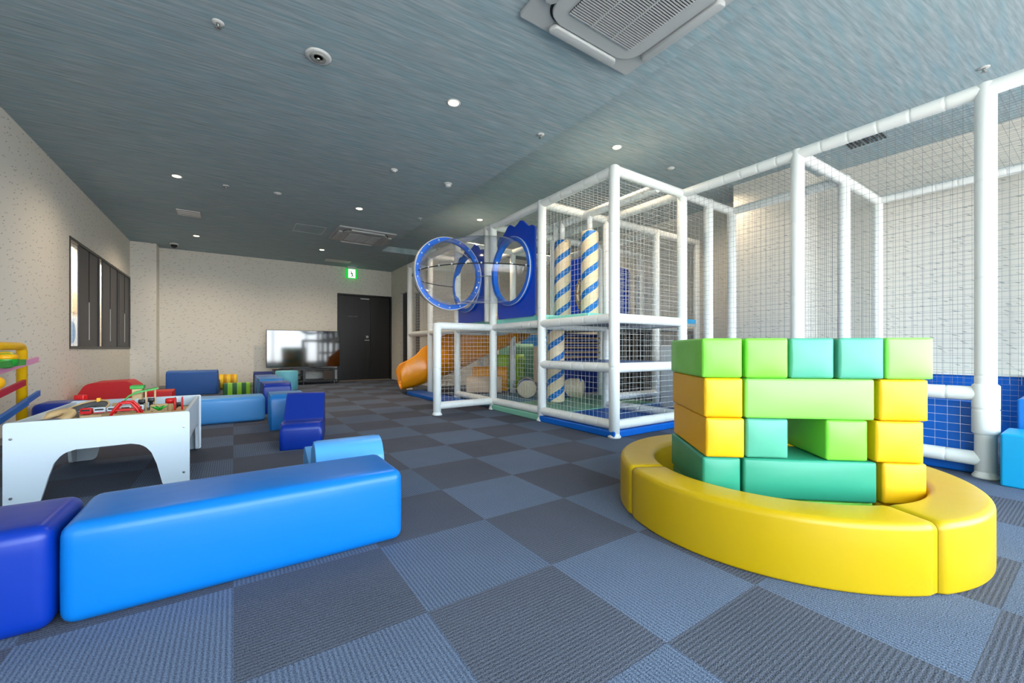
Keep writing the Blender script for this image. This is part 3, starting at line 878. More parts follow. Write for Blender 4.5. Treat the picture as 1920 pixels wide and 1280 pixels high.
link('road_kerb', tiltm(lathe(new_bm(), [(0.113, 0.059), (0.122, 0.059), (0.122, 0.066), (0.113, 0.066), (0.113, 0.059)], (-0.80, 3.78, TZ), 36), (-0.8, 3.78, TZ + 0.055)), M['wood'], t, True)
for k in range(3):
    a = 0.5 + k * 2.1
    link('riser', tube(new_bm(), (-0.80 + 0.09 * math.cos(a), 3.78 + 0.09 * math.sin(a), TZ), (-0.80 + 0.09 * math.cos(a), 3.78 + 0.09 * math.sin(a), TZ + 0.05), 0.009, 8), M['wood'], t)
for (x, y, a) in ((-0.755, 3.71, 0.8), (-0.84, 3.865, 2.6)):
    bm = new_bm(); soft_box(bm, 0.030, 0.016, 0.016, 0.005, 0.002, 2, Matrix.Translation((x, y, TZ + (0.05 if y < 3.8 else 0.135))) @ Matrix.Rotation(a, 4, 'Z'))
    c = tag(link('toy_car', bm, M['redp'], None, True), 'small red toy car on the grey raised road, ' + ('nearer the camera' if y < 3.8 else 'farther from the camera'), 'toy car', 'red cars on the raised road')
    c.location = (0, 0, 0)
# grey loop road
t = rings(new_bm(), [(-0.87 + 0.06 * math.cos(a), 3.36 + 0.10 * math.sin(a), TZ + 0.04) for a in [2 * PI * i / 24 for i in range(24)]], 0.014, 8, closed=True)
toy('toy_road', t, 'greyroad', 'grey oval toy road at the near left corner of the play table', 'toy track')
# long wooden tracks
def strip(pts, wd, h):
    bm = new_bm(); rows = []
    P = [Vector(p) for p in pts]
    for i, p in enumerate(P):
        d = (P[min(i + 1, len(P) - 1)] - P[max(i - 1, 0)]).normalized(); s = Vector((d.y, -d.x, 0)).normalized() * wd / 2
        rows.append([bm.verts.new(p + s), bm.verts.new(p - s), bm.verts.new(p - s - Vector((0, 0, h))), bm.verts.new(p + s - Vector((0, 0, h)))])
    for a, b in zip(rows, rows[1:]):
        for k in range(4): bm.faces.new((a[k], a[(k + 1) % 4], b[(k + 1) % 4], b[k]))
    bm.faces.new(rows[0]); bm.faces.new(rows[-1])
    return bm
toy('toy_track', strip([(-0.66, 3.56, TZ + 0.05), (-0.60, 3.44, TZ + 0.06), (-0.52, 3.38, TZ + 0.062), (-0.42, 3.36, TZ + 0.062), (-0.33, 3.38, TZ + 0.062)], 0.045, 0.05), 'wood', 'long curved beige wooden track along the near rim of the play table', 'toy track', smooth=False)
toy('toy_track', strip([(-0.70, 3.62, TZ + 0.014), (-0.66, 3.8, TZ + 0.05), (-0.68, 3.98, TZ + 0.075)], 0.05, 0.014), 'wood', 'wooden ramp track rising behind the white and red train', 'toy track', smooth=False)
toy('toy_track', strip([(-0.33, 3.38, TZ + 0.04), (-0.30, 3.55, TZ + 0.045), (-0.29, 3.72, TZ + 0.05)], 0.06, 0.04), 'wood', 'short wooden track by the right rim under the red barriers', 'toy track', smooth=False)
toy('toy_block', B((-0.765, 3.86, TZ), (-0.745, 3.88, TZ + 0.125), 0.003), 'yellowp', 'upright orange-yellow toy block behind the toy train', 'toy block', smooth=False)
# train
tr = thing('toy_train', 'white and red toy train running under the red bridge', 'toy train', (-0.68, 3.62, TZ))
link('train_track', strip([(-0.78, 3.58, TZ + 0.045), (-0.68, 3.60, TZ + 0.048), (-0.56, 3.62, TZ + 0.048), (-0.45, 3.60, TZ + 0.046)], 0.04, 0.045), M['wood'], tr)
for i, (x, m_) in enumerate(((-0.755, 'redp'), (-0.695, 'white'), (-0.635, 'white'), (-0.575, 'plastic_w'), (-0.515, 'white'))):
    bm = new_bm(); soft_box(bm, 0.027, 0.016, 0.018, 0.008, 0.001, 2, Matrix.Translation((x, 3.585 + 0.05 * (x + 0.755), TZ + 0.072)))
    c = link('carriage', bm, M[m_], tr, True)
    link('window_band', B((x - 0.02, 3.567 + 0.05 * (x + 0.755), TZ + 0.073), (x + 0.02, 3.569 + 0.05 * (x + 0.755), TZ + 0.083)), M['black'], c)
    link('red_band', B((x - 0.024, 3.567 + 0.05 * (x + 0.755), TZ + 0.056), (x + 0.024, 3.569 + 0.05 * (x + 0.755), TZ + 0.062)), M['redp'], c)
# red arched bridge
bg_ = thing('toy_bridge', 'red arched toy bridge in the middle of the play table', 'toy bridge', (-0.55, 3.44, TZ))
for y in (3.42, 3.50):
    link('arch', rings(new_bm(), [(-0.635, y, TZ), (-0.60, y, TZ + 0.09), (-0.575, y, TZ + 0.125), (-0.525, y, TZ + 0.125), (-0.50, y, TZ + 0.09), (-0.465, y, TZ)], 0.008, 8), M['redp'], bg_, True)
link('bridge_deck', B((-0.61, 3.425, TZ + 0.078), (-0.49, 3.495, TZ + 0.086)), M['redp'], bg_)
# crane / station with green roof
cr = thing('toy_station', 'beige toy station tower with a green curved roof and ramp', 'toy building', (-0.52, 3.95, TZ))
link('tower', B((-0.60, 3.94, TZ), (-0.545, 4.0, TZ + 0.17), 0.003), M['wood'], cr)
link('tower_roof', B((-0.61, 3.93, TZ + 0.17), (-0.535, 4.01, TZ + 0.195), 0.004), M['greenp'], cr)
link('clock_face', lathe(new_bm(), [(1e-6, 3.937), (0.016, 3.937), (0.016, 3.94)], (-0.572, 0, TZ + 0.085), 18, 'y'), M['white'], cr)
link('ramp', strip([(-0.64, 3.90, TZ + 0.09), (-0.61, 3.90, TZ + 0.13), (-0.57, 3.90, TZ + 0.155), (-0.52, 3.91, TZ + 0.165), (-0.46, 3.93, TZ + 0.178)], 0.05, 0.012), M['greenp'], cr)
for (x, y, z) in ((-0.515, 3.87, 0.155), (-0.475, 3.95, 0.165)): link('pillar', tube(new_bm(), (x, y, TZ), (x, y, TZ + z), 0.006, 8), M['wood'], cr)
bm = new_bm(); soft_box(bm, 0.05, 0.03, 0.03, 0.008, 0, 2, Matrix.Translation((-0.44, 3.86, TZ + 0.03)))
toy('toy_block', bm, 'wood', 'beige wooden toy block right of the toy station', 'toy block')
for i, (x, y) in enumerate(((-0.53, 3.82), (-0.49, 3.90))):
    bm = new_bm(); soft_box(bm, 0.018, 0.012, 0.014, 0.005, 0, 2, Matrix.Translation((x, y, TZ + 0.09)))
    box(bm, (x - 0.01, y - 0.01, TZ), (x + 0.01, y + 0.01, TZ + 0.08))
    toy('toy_cow', bm, 'black', 'small black toy figure under the station roof, ' + ('left' if i == 0 else 'right') + ' of the front pillar', 'toy', group='toy figures by the station')
# tree
tt = thing('toy_tree', 'green star-leaved toy tree near the right front of the play table', 'toy tree', (-0.40, 3.5, TZ))
link('trunk', tube(new_bm(), (-0.40, 3.5, TZ), (-0.40, 3.5, TZ + 0.06), 0.006, 8), M['wood'], tt)
bm = new_bm()
for k in range(6):
    a = k * PI / 3
    rings(bm, [(-0.40, 3.5, TZ + 0.058), (-0.40 + 0.02 * math.cos(a), 3.5 + 0.02 * math.sin(a), TZ + 0.075), (-0.40 + 0.042 * math.cos(a), 3.5 + 0.042 * math.sin(a), TZ + 0.085)], [0.006, 0.008, 0.002], 6)
link('leaves', bm, M['greenp'], tt, True)
# red mushroom-like winch, cow, barriers
wi = thing('toy_winch', 'red and beige toy drum winch near the right rim', 'toy', (-0.33, 3.62, TZ))
link('drum', lathe(new_bm(), [(0.014, 0.0), (0.02, 0.01), (0.014, 0.05), (0.018, 0.055)], (-0.355, 3.64, TZ + 0.03), 16), M['wood'], wi, True)
link('drum_cap', lathe(new_bm(), [(0.02, 0.055), (0.03, 0.06), (0.03, 0.085), (0.022, 0.09), (1e-6, 0.09)], (-0.355, 3.64, TZ + 0.03), 18), M['redp'], wi, True)
link('drum_base', lathe(new_bm(), [(0.032, 0.0), (0.032, 0.03), (1e-6, 0.03)], (-0.355, 3.64, TZ), 18), M['redp'], wi, True)
for i, x in enumerate((-0.325, -0.288)):
    bm = new_bm(); lathe(bm, [(1e-6, -0.004), (0.032, -0.004), (0.036, 0), (0.032, 0.004), (1e-6, 0.004)], (0, 0, 0), 20, 'x')
    bmesh.ops.scale(bm, vec=(1, 0.7, 1.4), verts=bm.verts[:]); bmesh.ops.translate(bm, vec=(x, 3.56, TZ + 0.085), verts=bm.verts[:])
    toy('toy_disc', bm, 'redp', ('left' if i == 0 else 'right') + ' one of two upright red toy discs at the right rim', 'toy', group='red discs at the right rim')
bm = new_bm(); soft_box(bm, 0.03, 0.012, 0.014, 0.006, 0, 2, Matrix.Translation((-0.33, 3.78, TZ + 0.06))); box(bm, (-0.345, 3.77, TZ), (-0.315, 3.79, TZ + 0.05))
toy('toy_cow', bm, 'black', 'small black and white toy cow behind the red drum winch', 'toy')
bm = B((-0.36, 3.70, TZ), (-0.27, 3.74, TZ + 0.03), 0.003); toy('toy_wagon', bm, 'redp', 'flat dark red toy wagon behind the upright discs', 'toy', smooth=False)
bm = B((-0.72, 3.34, TZ), (-0.60, 3.38, TZ + 0.02), 0.004); toy('toy_wagon', bm, 'crimson', 'flat crimson toy wagon low by the near rim', 'toy', smooth=False)

# ---------------------------------------------------------------- ball run on the left wall
br = thing('ball_run', 'yellow-framed toy ball run with slanted coloured rails by the left wall', 'ball run', (-1.47, 4.4, 0))
bx = -1.47
link('frame', rings(new_bm(), [(bx, 5.16, 0.0), (bx, 5.16, 0.80), (bx, 5.14, 0.832), (bx, 5.10, 0.838), (bx, 3.8, 0.838)], 0.032, 14), M['yelpipe'], br, True)
link('frame', tube(new_bm(), (bx, 3.80, 0), (bx, 3.80, 0.87), 0.032, 14), M['yelpipe'], br, True)
link('back_sheet', B((bx - 0.06, 3.83, 0.25), (bx - 0.05, 4.93, 0.76)), base_mat('frosted_sheet', (206, 214, 226), 0.4), br)
def rail(y0, z0, y1, z1, m_, dx=0.03):
    link('rail', prism(new_bm(), [(y0, z0), (y1, z1), (y1, z1 - 0.045), (y0, z0 - 0.045)], bx + dx, bx + dx + 0.02, 'x'), M[m_], br)
rail(3.8, 0.60, 5.32, 0.745, 'pink', 0.035)
rail(3.8, 0.715, 4.82, 0.735, 'greenp', 0.10)
rail(3.8, 0.44, 4.82, 0.575, 'crimson', 0.10)
rail(3.8, 0.20, 5.26, 0.455, 'bluep', 0.06)
rail(4.1, 0.30, 4.8, 0.42, 'bluep', 0.12)
rail(3.8, 0.26, 4.35, 0.16, 'orange', 0.10)
link('lower_rail', B((bx + 0.05, 3.8, 0.05), (bx + 0.10, 4.3, 0.10)), M['yelpipe'], br)
bb = thing('toy_ball', 'green, yellow and red toy ball resting on the top rail', 'ball', (bx + 0.075, 4.62, 0.735))
link('ball_body', ball(new_bm(), (bx + 0.075, 4.62, 0.735), 0.065, 20), M['greenp'], bb, True)
link('ball_cap', lathe(new_bm(), [(0.0655, 0.006), (0.06, 0.030), (0.036, 0.055), (1e-6, 0.067)], (bx + 0.075, 4.62, 0.735), 20), M['yellowp'], bb, True)
tag(link('toy_ball', ball(new_bm(), (bx + 0.075, 4.45, 0.575), 0.05, 20), M['yellowp'], None, True), 'plain yellow toy ball on the crimson rail', 'ball')

# ---------------------------------------------------------------- yellow ring bench
RC = Vector((2.265, 0.99))
RI, RO, RH = 0.56, 0.742, 0.243
def arc_block(a0, a1, label):
    bm = new_bm()
    rr = 0.026
    sec = fillet([(RI, 0.0), (RO, 0.0), (RO, RH), (RI, RH)], [0.012, 0.012, rr, rr], 6)
    n = 36
    rows = []
    gap = 0.002
    for i in range(n + 1):
        # end caps pulled in so the ends look stuffed
        tt_ = i / n
        a = a0 + gap + (a1 - a0 - 2 * gap) * tt_
        k = 1.0
        e_ = min(tt_, 1 - tt_) * (a1 - a0) * 0.65
        ins = 0.0
        if e_ < 0.014: ins = 0.012 * (1 - math.sqrt(max(0, 1 - (1 - e_ / 0.014) ** 2)))
        row = []
        for (r, z) in sec:
            rm = (RI + RO) / 2; zm = RH / 2
            r2 = rm + (r - rm) * (1 - ins * 5); z2 = zm + (z - zm) * (1 - ins * 3.2)
            row.append(bm.verts.new((RC.x + r2 * math.cos(a), RC.y + r2 * math.sin(a), max(z2, 0))))
        rows.append(row)
    for a, b in zip(rows, rows[1:]):
        for k in range(len(sec)):
            bm.faces.new((a[k], a[(k + 1) % len(sec)], b[(k + 1) % len(sec)], b[k]))
    bm.faces.new(rows[0]); bm.faces.new(rows[-1])
    o = link('ring_bench_section', bm, M['yellow'], None, True)
    for p in o.data.polygons:
        if len(p.vertices) > 8: p.use_smooth = False
    return tag(o, label, 'foam ring section', 'four curved sections of the yellow ring')
A0 = math.radians(-117)
labs = ['curved yellow foam section at the right end of the ring', 'curved yellow foam section at the back, behind the block wall', 'curved yellow foam section at the left end, nearest the climbing frame', 'long curved yellow foam section at the front of the ring']
lim = [-117, -27, 63, 152, 243]
for i in range(4):
    arc_block(math.radians(lim[i]), math.radians(lim[i + 1]), labs[i])

# ---------------------------------------------------------------- foam block wall
P_ = 0.173
cR = Vector((0.8277, -0.5612)); cF = Vector((0.5612, 0.8277))     # camera right / forward on the floor
W0 = cR * 0.835 + cF * 1.79
wd = (cR * 0.862 + cF * (-0.105)).normalized()
wn2 = Vector((-wd.y, wd.x))
if wn2.dot(cF) < 0: wn2 = -wn2
wang = math.atan2(wd.y, wd.x)
def u2s(u, Z0=None):
    """distance along the wall front of the image column u"""
    t_ = (u - 960) / 770.0
    # point = W0 + s*wd ; right/forward ratio = t_
    a = W0.dot(cR) - t_ * W0.dot(cF); b = wd.dot(cR) - t_ * wd.dot(cF)
    return -a / b
def brick(s0, s1, row, m, label, dep=3, push=0.0, tilt=0.0):
    hx = (s1 - s0) / 2 - 0.001; hy = P_ * dep / 2; hz = P_ / 2 - 0.0008
    c = W0 + wd * ((s0 + s1) / 2) + wn2 * (hy + push)
    bm = new_bm(); soft_box(bm, hx, hy, hz, 0.011, 0.0, 5)
    # puffed end faces only at the sides that are free
    for v in bm.verts:
        if v.co.y < -hy + 0.001 or v.co.y > hy - 0.001:
            u, w_ = v.co.x / hx, v.co.z / hz
            v.co.y += math.copysign(0.010 * (1 - u * u) * (1 - w_ * w_), v.co.y)
    o = link('foam_brick', bm, M[m], None, True)
    o.location = (c.x, c.y, P_ * row + P_ / 2); o.rotation_euler = (0, 0, wang + tilt)
    a_, b_ = hx - 0.005, hz - 0.005
    pp = rings(new_bm(), [(-a_, 0, -b_), (-a_, 0, b_), (a_, 0, b_), (a_, 0, -b_)], 0.0022, 6, closed=True)
    p_ = link('piping', pp, M[m], o, True, local=True); p_.location = (0, -hy + 0.004, 0)
    return tag(o, label, 'foam block', 'foam bricks of the stacked wall')
TOPR = 4
def row(r, items):
    for (u0, u1, m, lab, kw) in items:
        brick(u2s(u0), u2s(u1), r, m, lab, **kw)
row(4, [(1316, 1393, 'lime', 'light green foam brick at the left end of the top row', dict(tilt=0.0)),
        (1397, 1478, 'lime', 'light green foam brick second from left in the top row', dict(push=-0.004)),
        (1482, 1566, 'teal', 'teal foam brick in the middle of the top row', dict(push=0.002)),
        (1571, 1657, 'teal', 'teal foam brick second from right in the top row', dict(push=-0.006)),
        (1660, 1750, 'pale', 'pale green foam brick at the right end of the top row', dict(push=-0.006))])
row(3, [(1320, 1394, 'amber', 'yellow foam brick at the left end of the second row down', dict(push=0.0)),
        (1397, 1641, 'pale', 'long pale green foam brick laid lengthwise under the top row', dict(dep=1, push=-0.002)),
        (1648, 1741, 'amber', 'yellow foam brick at the right end of the second row down', dict(push=-0.004))])
row(2, [(1323, 1397, 'amber', 'yellow foam brick at the left end of the third row down', dict(push=0.0)),
        (1401, 1482, 'teal', 'teal foam brick left of the gap in the third row down', dict(push=0.012)),
        (1550, 1630, 'lime', 'light green foam brick right of the gap in the third row down', dict(push=0.004)),
        (1640, 1732, 'amber', 'yellow foam brick at the right end of the third row down', dict(push=-0.006))])
row(1, [(1318, 1391, 'teal_d', 'deep teal foam brick at the left end of the fourth row down', dict(push=0.006)),
        (1394, 1646, 'teal_d', 'long deep teal foam brick laid lengthwise in the fourth row down', dict(dep=1.6, push=0.0)),
        (1655, 1740, 'amber', 'yellow foam brick at the right end of the fourth row down', dict(push=0.0))])
row(0, [(1320, 1391, 'teal_d', 'deep teal bottom brick hidden inside the ring, left', dict(push=0.03, dep=2.8)),
        (1394, 1646, 'lime', 'long green bottom brick hidden inside the ring, middle', dict(dep=1.6, push=0.02)),
        (1655, 1728, 'amber', 'yellow bottom brick hidden inside the ring, right', dict(push=0.03, dep=2.8))])

# ---------------------------------------------------------------- white climbing frame
GX = [2.9, 3.95, 4.95, 5.95]
GY = [2.6, 3.67, 4.73, 5.8, 6.87, 7.9]
TR = 0.05
ZT, ZP, ZM, ZL = 2.46, 1.10, 0.64, 0.115
tw = thing('play_structure', 'white foam-padded climbing frame with netting, decks, slide and clear tube', 'play structure', (2.9, 2.6, 0))
def post(p, x, y, z1=ZT + 0.04, z0=0.0, r=TR):
    o = link('post', foam_tube(new_bm(), (x, y, z0 + 0.03), (x, y, z1), r, 18, 0.6), M['foam'], p, True)
    if z0 == 0.0:
        bm = lathe(new_bm(), [(0.06, 0.0), (0.062, 0.012), (0.05, 0.03), (0.048, 0.05)], (x, y, 0), 14)
        link('foot', bm, M['foam'], o, True)
    return o
def beam(p, a, b, r=TR - 0.004, j=0.165):
    return link('crossbar', foam_tube(new_bm(), a, b, r, 16, j, False), M['foam'], p, True)
for y in GY: post(tw, GX[0], y)
for x, y in ((3.95, 2.6), (3.95, 3.67), (3.95, 4.73), (3.95, 5.8), (3.95, 6.87), (4.95, 3.67), (4.95, 4.73), (4.95, 5.8), (5.95, 3.67), (5.95, 4.73), (5.95, 6.87), (4.95, 7.9)): post(tw, x, y)
post(tw, 2.9, 4.87, z0=1.15)
post(tw, 2.074, 4.70, z1=ZP + 0.035)
def hb(a, b, z): return beam(tw, (a[0], a[1], z), (b[0], b[1], z))
for i in range(5):
    hb((2.9, GY[i]), (2.9, GY[i + 1]), ZT)
    hb((2.9, GY[i]), (2.9, GY[i + 1]), ZP)
for i in range(3): hb((2.9, GY[i]), (2.9, GY[i + 1]), ZL)
hb((2.9, 2.6), (2.9, 3.67), ZM); hb((2.9, 2.6), (3.95, 2.6), ZM)
for z in (ZT, ZP, ZL): hb((2.9, 2.6), (3.95, 2.6), z)
for y in (3.67, 4.73, 5.8, 6.87): hb((2.9, y), (3.95, y), ZT)
for y in (3.67, 4.73, 5.8): hb((3.95, y), (4.95, y), ZT)
for y in (3.67, 4.73): hb((4.95, y), (5.95, y), ZT)
for i in range(4): hb((3.95, GY[i]), (3.95, GY[i + 1]), ZT)
for i in range(1, 4): hb((4.95, GY[i]), (4.95, GY[i + 1]), ZT)
hb((2.9, 7.9), (3.95, 7.9), ZT); hb((2.9, 7.9), (3.95, 7.9), ZP)
for y in (3.67, 4.73, 5.8): hb((2.9, y), (3.95, y), ZP - 0.02)
hb((3.95, 2.6), (3.95, 3.67), ZP); hb((3.95, 2.6), (3.95, 3.67), ZL); hb((3.95, 3.67), (4.95, 3.67), ZL + 0.08)
hb((2.074, 4.70), (2.9, 4.73), ZP); hb((2.074, 4.70), (2.9, 4.73), ZL)
# decks
def deck(x0, x1, y0, y1, z, m, th=0.075):
    d = link('deck', B((x0 + 0.045, y0 + 0.03, z - 0.03), (x1 - 0.03, y1 - 0.03, z)), M['ply'], tw)
    link('deck_pad', B((x0 + 0.045, y0 + 0.03, z), (x1 - 0.03, y1 - 0.03, z + th), 0.012), M[m], d)
deck(2.9, 3.95, 3.67, 4.73, ZP + 0.035, 'aqua'); deck(2.9, 3.95, 4.73, 5.8, ZP + 0.035, 'aqua')
deck(2.9, 3.95, 5.8, 6.87, ZP + 0.02, 'matblue')
deck(2.9, 3.95, 2.95, 3.64, ZP + 0.02, 'aqua', 0.06)
deck(3.95, 4.95, 3.67, 4.73, ZP + 0.02, 'cream'); deck(3.95, 4.95, 4.73, 5.8, ZP + 0.02, 'aqua'); deck(4.95, 5.95, 3.67, 4.7, ZP + 0.02, 'cream')
deck(2.9, 3.95, 2.6, 3.67, ZM - 0.01, 'slate', 0.05)
deck(3.98, 4.42, 2.68, 3.5, ZP + 0.0, 'turq', 0.05)
# netting of the frame
def npanel(p, o, u, v, m='net', cell=0.053, r=0.0012, sag=0.004):
    return link('net', net(new_bm(), o, u, v, cell, r, sag), M[m], p)
X = (1, 0, 0)
npanel(tw, (2.9, 2.65, 0.16), (0, 0.97, 0), (0, 0, 0.44)); npanel(tw, (2.9, 2.65, 0.69), (0, 0.97, 0), (0, 0, 0.37)); npanel(tw, (2.9, 2.65, 1.15), (0, 0.97, 0), (0, 0, 1.27))
npanel(tw, (2.95, 2.6, 0.16), (0.95, 0, 0), (0, 0, 0.44)); npanel(tw, (2.95, 2.6, 0.69), (0.95, 0, 0), (0, 0, 0.37)); npanel(tw, (2.95, 2.6, 1.15), (0.95, 0, 0), (0, 0, 1.27))
npanel(tw, (2.9, 3.72, 0.16), (0, 0.97, 0), (0, 0, 0.90))
npanel(tw, (2.12, 4.70, 0.16), (0.74, 0.02, 0), (0, 0, 0.90))
npanel(tw, (2.9, 4.78, 0.16), (0, 0.97, 0), (0, 0, 0.90))
npanel(tw, (2.9, 6.92, 1.15), (0, 0.93, 0), (0, 0, 1.26)); npanel(tw, (2.9, 5.85, 1.15), (0, 0.97, 0), (0, 0, 1.26))
npanel(tw, (3.95, 2.65, 1.15), (0, 0.97, 0), (0, 0, 1.27)); npanel(tw, (3.95, 2.65, 0.2), (0, 0.97, 0), (0, 0, 0.86))
npanel(tw, (4.0, 3.67, 1.15), (0.9, 0, 0), (0, 0, 1.27))
npanel(tw, (4.95, 3.72, 1.15), (0, 0.97, 0), (0, 0, 1.27)); npanel(tw, (5.0, 3.67, 1.15), (0.9, 0, 0), (0, 0, 1.27))
npanel(tw, (5.95, 3.72, 1.15), (0, 0.97, 0), (0, 0, 1.27))
npanel(tw, (2.95, 6.87, 1.15), (0.95, 0, 0), (0, 0, 1.26)); npanel(tw, (2.95, 7.9, 0.1), (0.95, 0, 0), (0, 0, 2.3)); npanel(tw, (2.9, 6.92, 0.1), (0, 0.93, 0), (0, 0, 0.95))
for (x0, y0, x1, y1) in ((2.9, 2.6, 3.95, 3.67), (2.9, 3.67, 3.95, 4.73), (3.95, 3.67, 4.95, 4.73), (2.9, 4.73, 3.95, 5.8), (2.9, 5.8, 3.95, 6.87), (3.95, 2.6, 4.95, 3.67)):
    npanel(tw, (x0 + 0.05, y0 + 0.05, ZT + 0.01), (x1 - x0 - 0.1, 0, 0), (0, y1 - y0 - 0.1, 0))
# blue plastic panels with porthole
def porthole(y0, y1, z0, z1, cy, cz, r, x=2.9, bumps=True):
    outline = [(y0, z0), (y1, z0), (y1, z1 - 0.13)]
    n = 14
    if bumps:
        for i in range(n + 1):
            t_ = i / n; yy = y1 + (y0 - y1) * t_
            zz = z1 - 0.13 + 0.16 * math.sin(PI * t_) ** 0.6 + 0.035 * math.cos(6 * PI * t_) - 0.02
            outline.append((yy, zz))
    outline.append((y0, z1 - 0.10))
    def hit(a):
        d = Vector((math.cos(a), math.sin(a))); best = None
        for i in range(len(outline)):
            p = Vector(outline[i]) - Vector((cy, cz)); q = Vector(outline[(i + 1) % len(outline)]) - Vector((cy, cz)); e_ = q - p
            den = d.x * e_.y - d.y * e_.x
            if abs(den) < 1e-9: continue
            t_ = (p.x * e_.y - p.y * e_.x) / den; s_ = (p.x * d.y - p.y * d.x) / den
            if t_ > 0 and -1e-6 <= s_ <= 1 + 1e-6 and (best is None or t_ < best): best = t_
        return (best or r + 0.03)
    bm = new_bm(); K = 72
    L0, L1, L2, L3 = [], [], [], []
    for k in range(K):
        a = 2 * PI * k / K; R_ = max(hit(a), r + 0.012)
        for lst, rr, xx in ((L0, r, x - 0.02), (L1, R_, x - 0.012), (L2, R_, x + 0.012), (L3, r, x + 0.02)):
            lst.append(bm.verts.new((xx, cy + rr * math.cos(a), cz + rr * math.sin(a))))
    for k in range(K):
        j = (k + 1) % K
        for a, b in ((L0, L1), (L1, L2), (L2, L3), (L3, L0)): bm.faces.new((a[k], a[j], b[j], b[k]))
    return bm
link('porthole_panel', porthole(3.79, 4.60, 1.20, 2.35, 4.25, 1.77, 0.395), M['plblue'], tw)
link('porthole_panel', porthole(4.95, 5.74, 1.20, 2.30, 5.42, 1.77, 0.395), M['plblue'], tw)
# clear U-shaped crawl tube
ct = Vector((2.88, 4.835, 1.78)); RB, RT_ = 0.585, 0.41
tb = new_bm(); nU, nV = 36, 40
gridv = []
for i in range(nU + 1):
    a = PI / 2 + PI * i / nU          # sweeps from +y side round -x to -y side
    cen = Vector((ct.x + RB * math.cos(a), ct.y + RB * math.sin(a), ct.z)); rad = Vector((math.cos(a), math.sin(a), 0))
    gridv.append([tb.verts.new(cen + rad * (RT_ * math.cos(2 * PI * k / nV)) + Vector((0, 0, RT_ * math.sin(2 * PI * k / nV)))) for k in range(nV)])
for a, b in zip(gridv, gridv[1:]):
    for k in range(nV): tb.faces.new((a[k], a[(k + 1) % nV], b[(k + 1) % nV], b[k]))
crawl = tag(link('crawl_tube', tb, M['clear'], tw, True), 'clear plastic U-shaped crawl tube')
def flange(cen, nrm, r0, r1, th):
    s, t_ = frame_of(nrm); nrm = Vector(nrm).normalized(); bm = new_bm(); K = 48
    Ls = [[bm.verts.new(Vector(cen) + (s * math.cos(2 * PI * k / K) + t_ * math.sin(2 * PI * k / K)) * rr + nrm * h) for k in range(K)] for rr, h in ((r0, -th), (r1, -th), (r1, th), (r0, th))]
    for a, b in zip(Ls, Ls[1:] + Ls[:1]):
        for k in range(K): bm.faces.new((a[k], a[(k + 1) % K], b[(k + 1) % K], b[k]))
    return bm
mid = (ct.x - RB, ct.y, ct.z)
link('middle_flange', flange(mid, (0, 1, 0), RT_ - 0.005, RT_ + 0.05, 0.02), M['plring'], crawl)
link('middle_flange_rim', flange(mid, (0, 1, 0), RT_ + 0.05, RT_ + 0.058, 0.024), M['plastic_w'], crawl)
for yy in (ct.y - RB, ct.y + RB):
    link('end_flange', flange((ct.x - 0.01, yy, ct.z), (1, 0, 0), RT_ - 0.035, RT_ + 0.012, 0.03), M['plring'], crawl)
    link('end_flange_rim', flange((ct.x - 0.03, yy, ct.z), (1, 0, 0), RT_ + 0.010, RT_ + 0.017, 0.006), M['white'], crawl)
def seam(rr, zz, a0=PI / 2, a1=3 * PI / 2):
    return rings(new_bm(), [(ct.x + rr * math.cos(a0 + (a1 - a0) * i / 30), ct.y + rr * math.sin(a0 + (a1 - a0) * i / 30), zz) for i in range(31)], 0.006, 6)
link('outer_seam', seam(RB + RT_ + 0.006, ct.z), M['dark'], crawl)
link('inner_seam', seam(max(RB - RT_ - 0.006, 0.1), ct.z), M['ply'], crawl)
bproto = None
def bolt(p):
    global bproto
    if bproto is None:
        bproto = link('bolt', ball(new_bm(), (0, 0, 0), 0.011, 10), M['white'], crawl, True, local=True)
        bproto.location = Vector(p) - Vector(tw.location)
    else: inst(bproto, crawl, Vector(p) - Vector(tw.location), name='bolt')
for i in range(18):
    a = PI / 2 + PI * (i + 0.5) / 18
    bolt((ct.x + (RB + RT_ + 0.012) * math.cos(a), ct.y + (RB + RT_ + 0.012) * math.sin(a), ct.z + 0.004))
for i in range(7):
    a = PI / 2 + PI * (i + 0.5) / 7
    bolt((ct.x + 0.165 * math.cos(a), ct.y + 0.165 * math.sin(a), ct.z + 0.004))
for i in range(18):
    a = 2 * PI * (i + 0.5) / 18
    bolt((mid[0] + (RT_ + 0.026) * math.cos(a), mid[1] - 0.022, mid[2] + (RT_ + 0.026) * math.sin(a)))
# barber columns on the upper deck and below
def column(x, y, z0, z1, r=0.105):
    prof = [(1e-6, 0), (r * 0.86, 0), (r, 0.02), (r, z1 - z0 - 0.02), (r * 0.86, z1 - z0), (1e-6, z1 - z0)]
    o = link('striped_column', lathe(new_bm(), prof, (0, 0, 0), 28), M['barber'], tw, True, local=True)
    o.location = Vector((x, y, z0)) - Vector(tw.location)
    h_ = link('hanger_pole', tube(new_bm(), (x, y, z1), (x, y, ZT), 0.035, 12), M['foam'], o, True)
    h_.data.transform(Matrix.Translation(-(Vector((x, y, z0)) - Vector(tw.location))))
column(3.52, 4.03, ZP + 0.11, 2.21); column(3.54, 3.56, ZP + 0.09, 2.22)
hb((3.54, 2.6), (3.54, 4.73), ZT - 0.02)
column(3.52, 4.16, 0.12, ZP, 0.115)
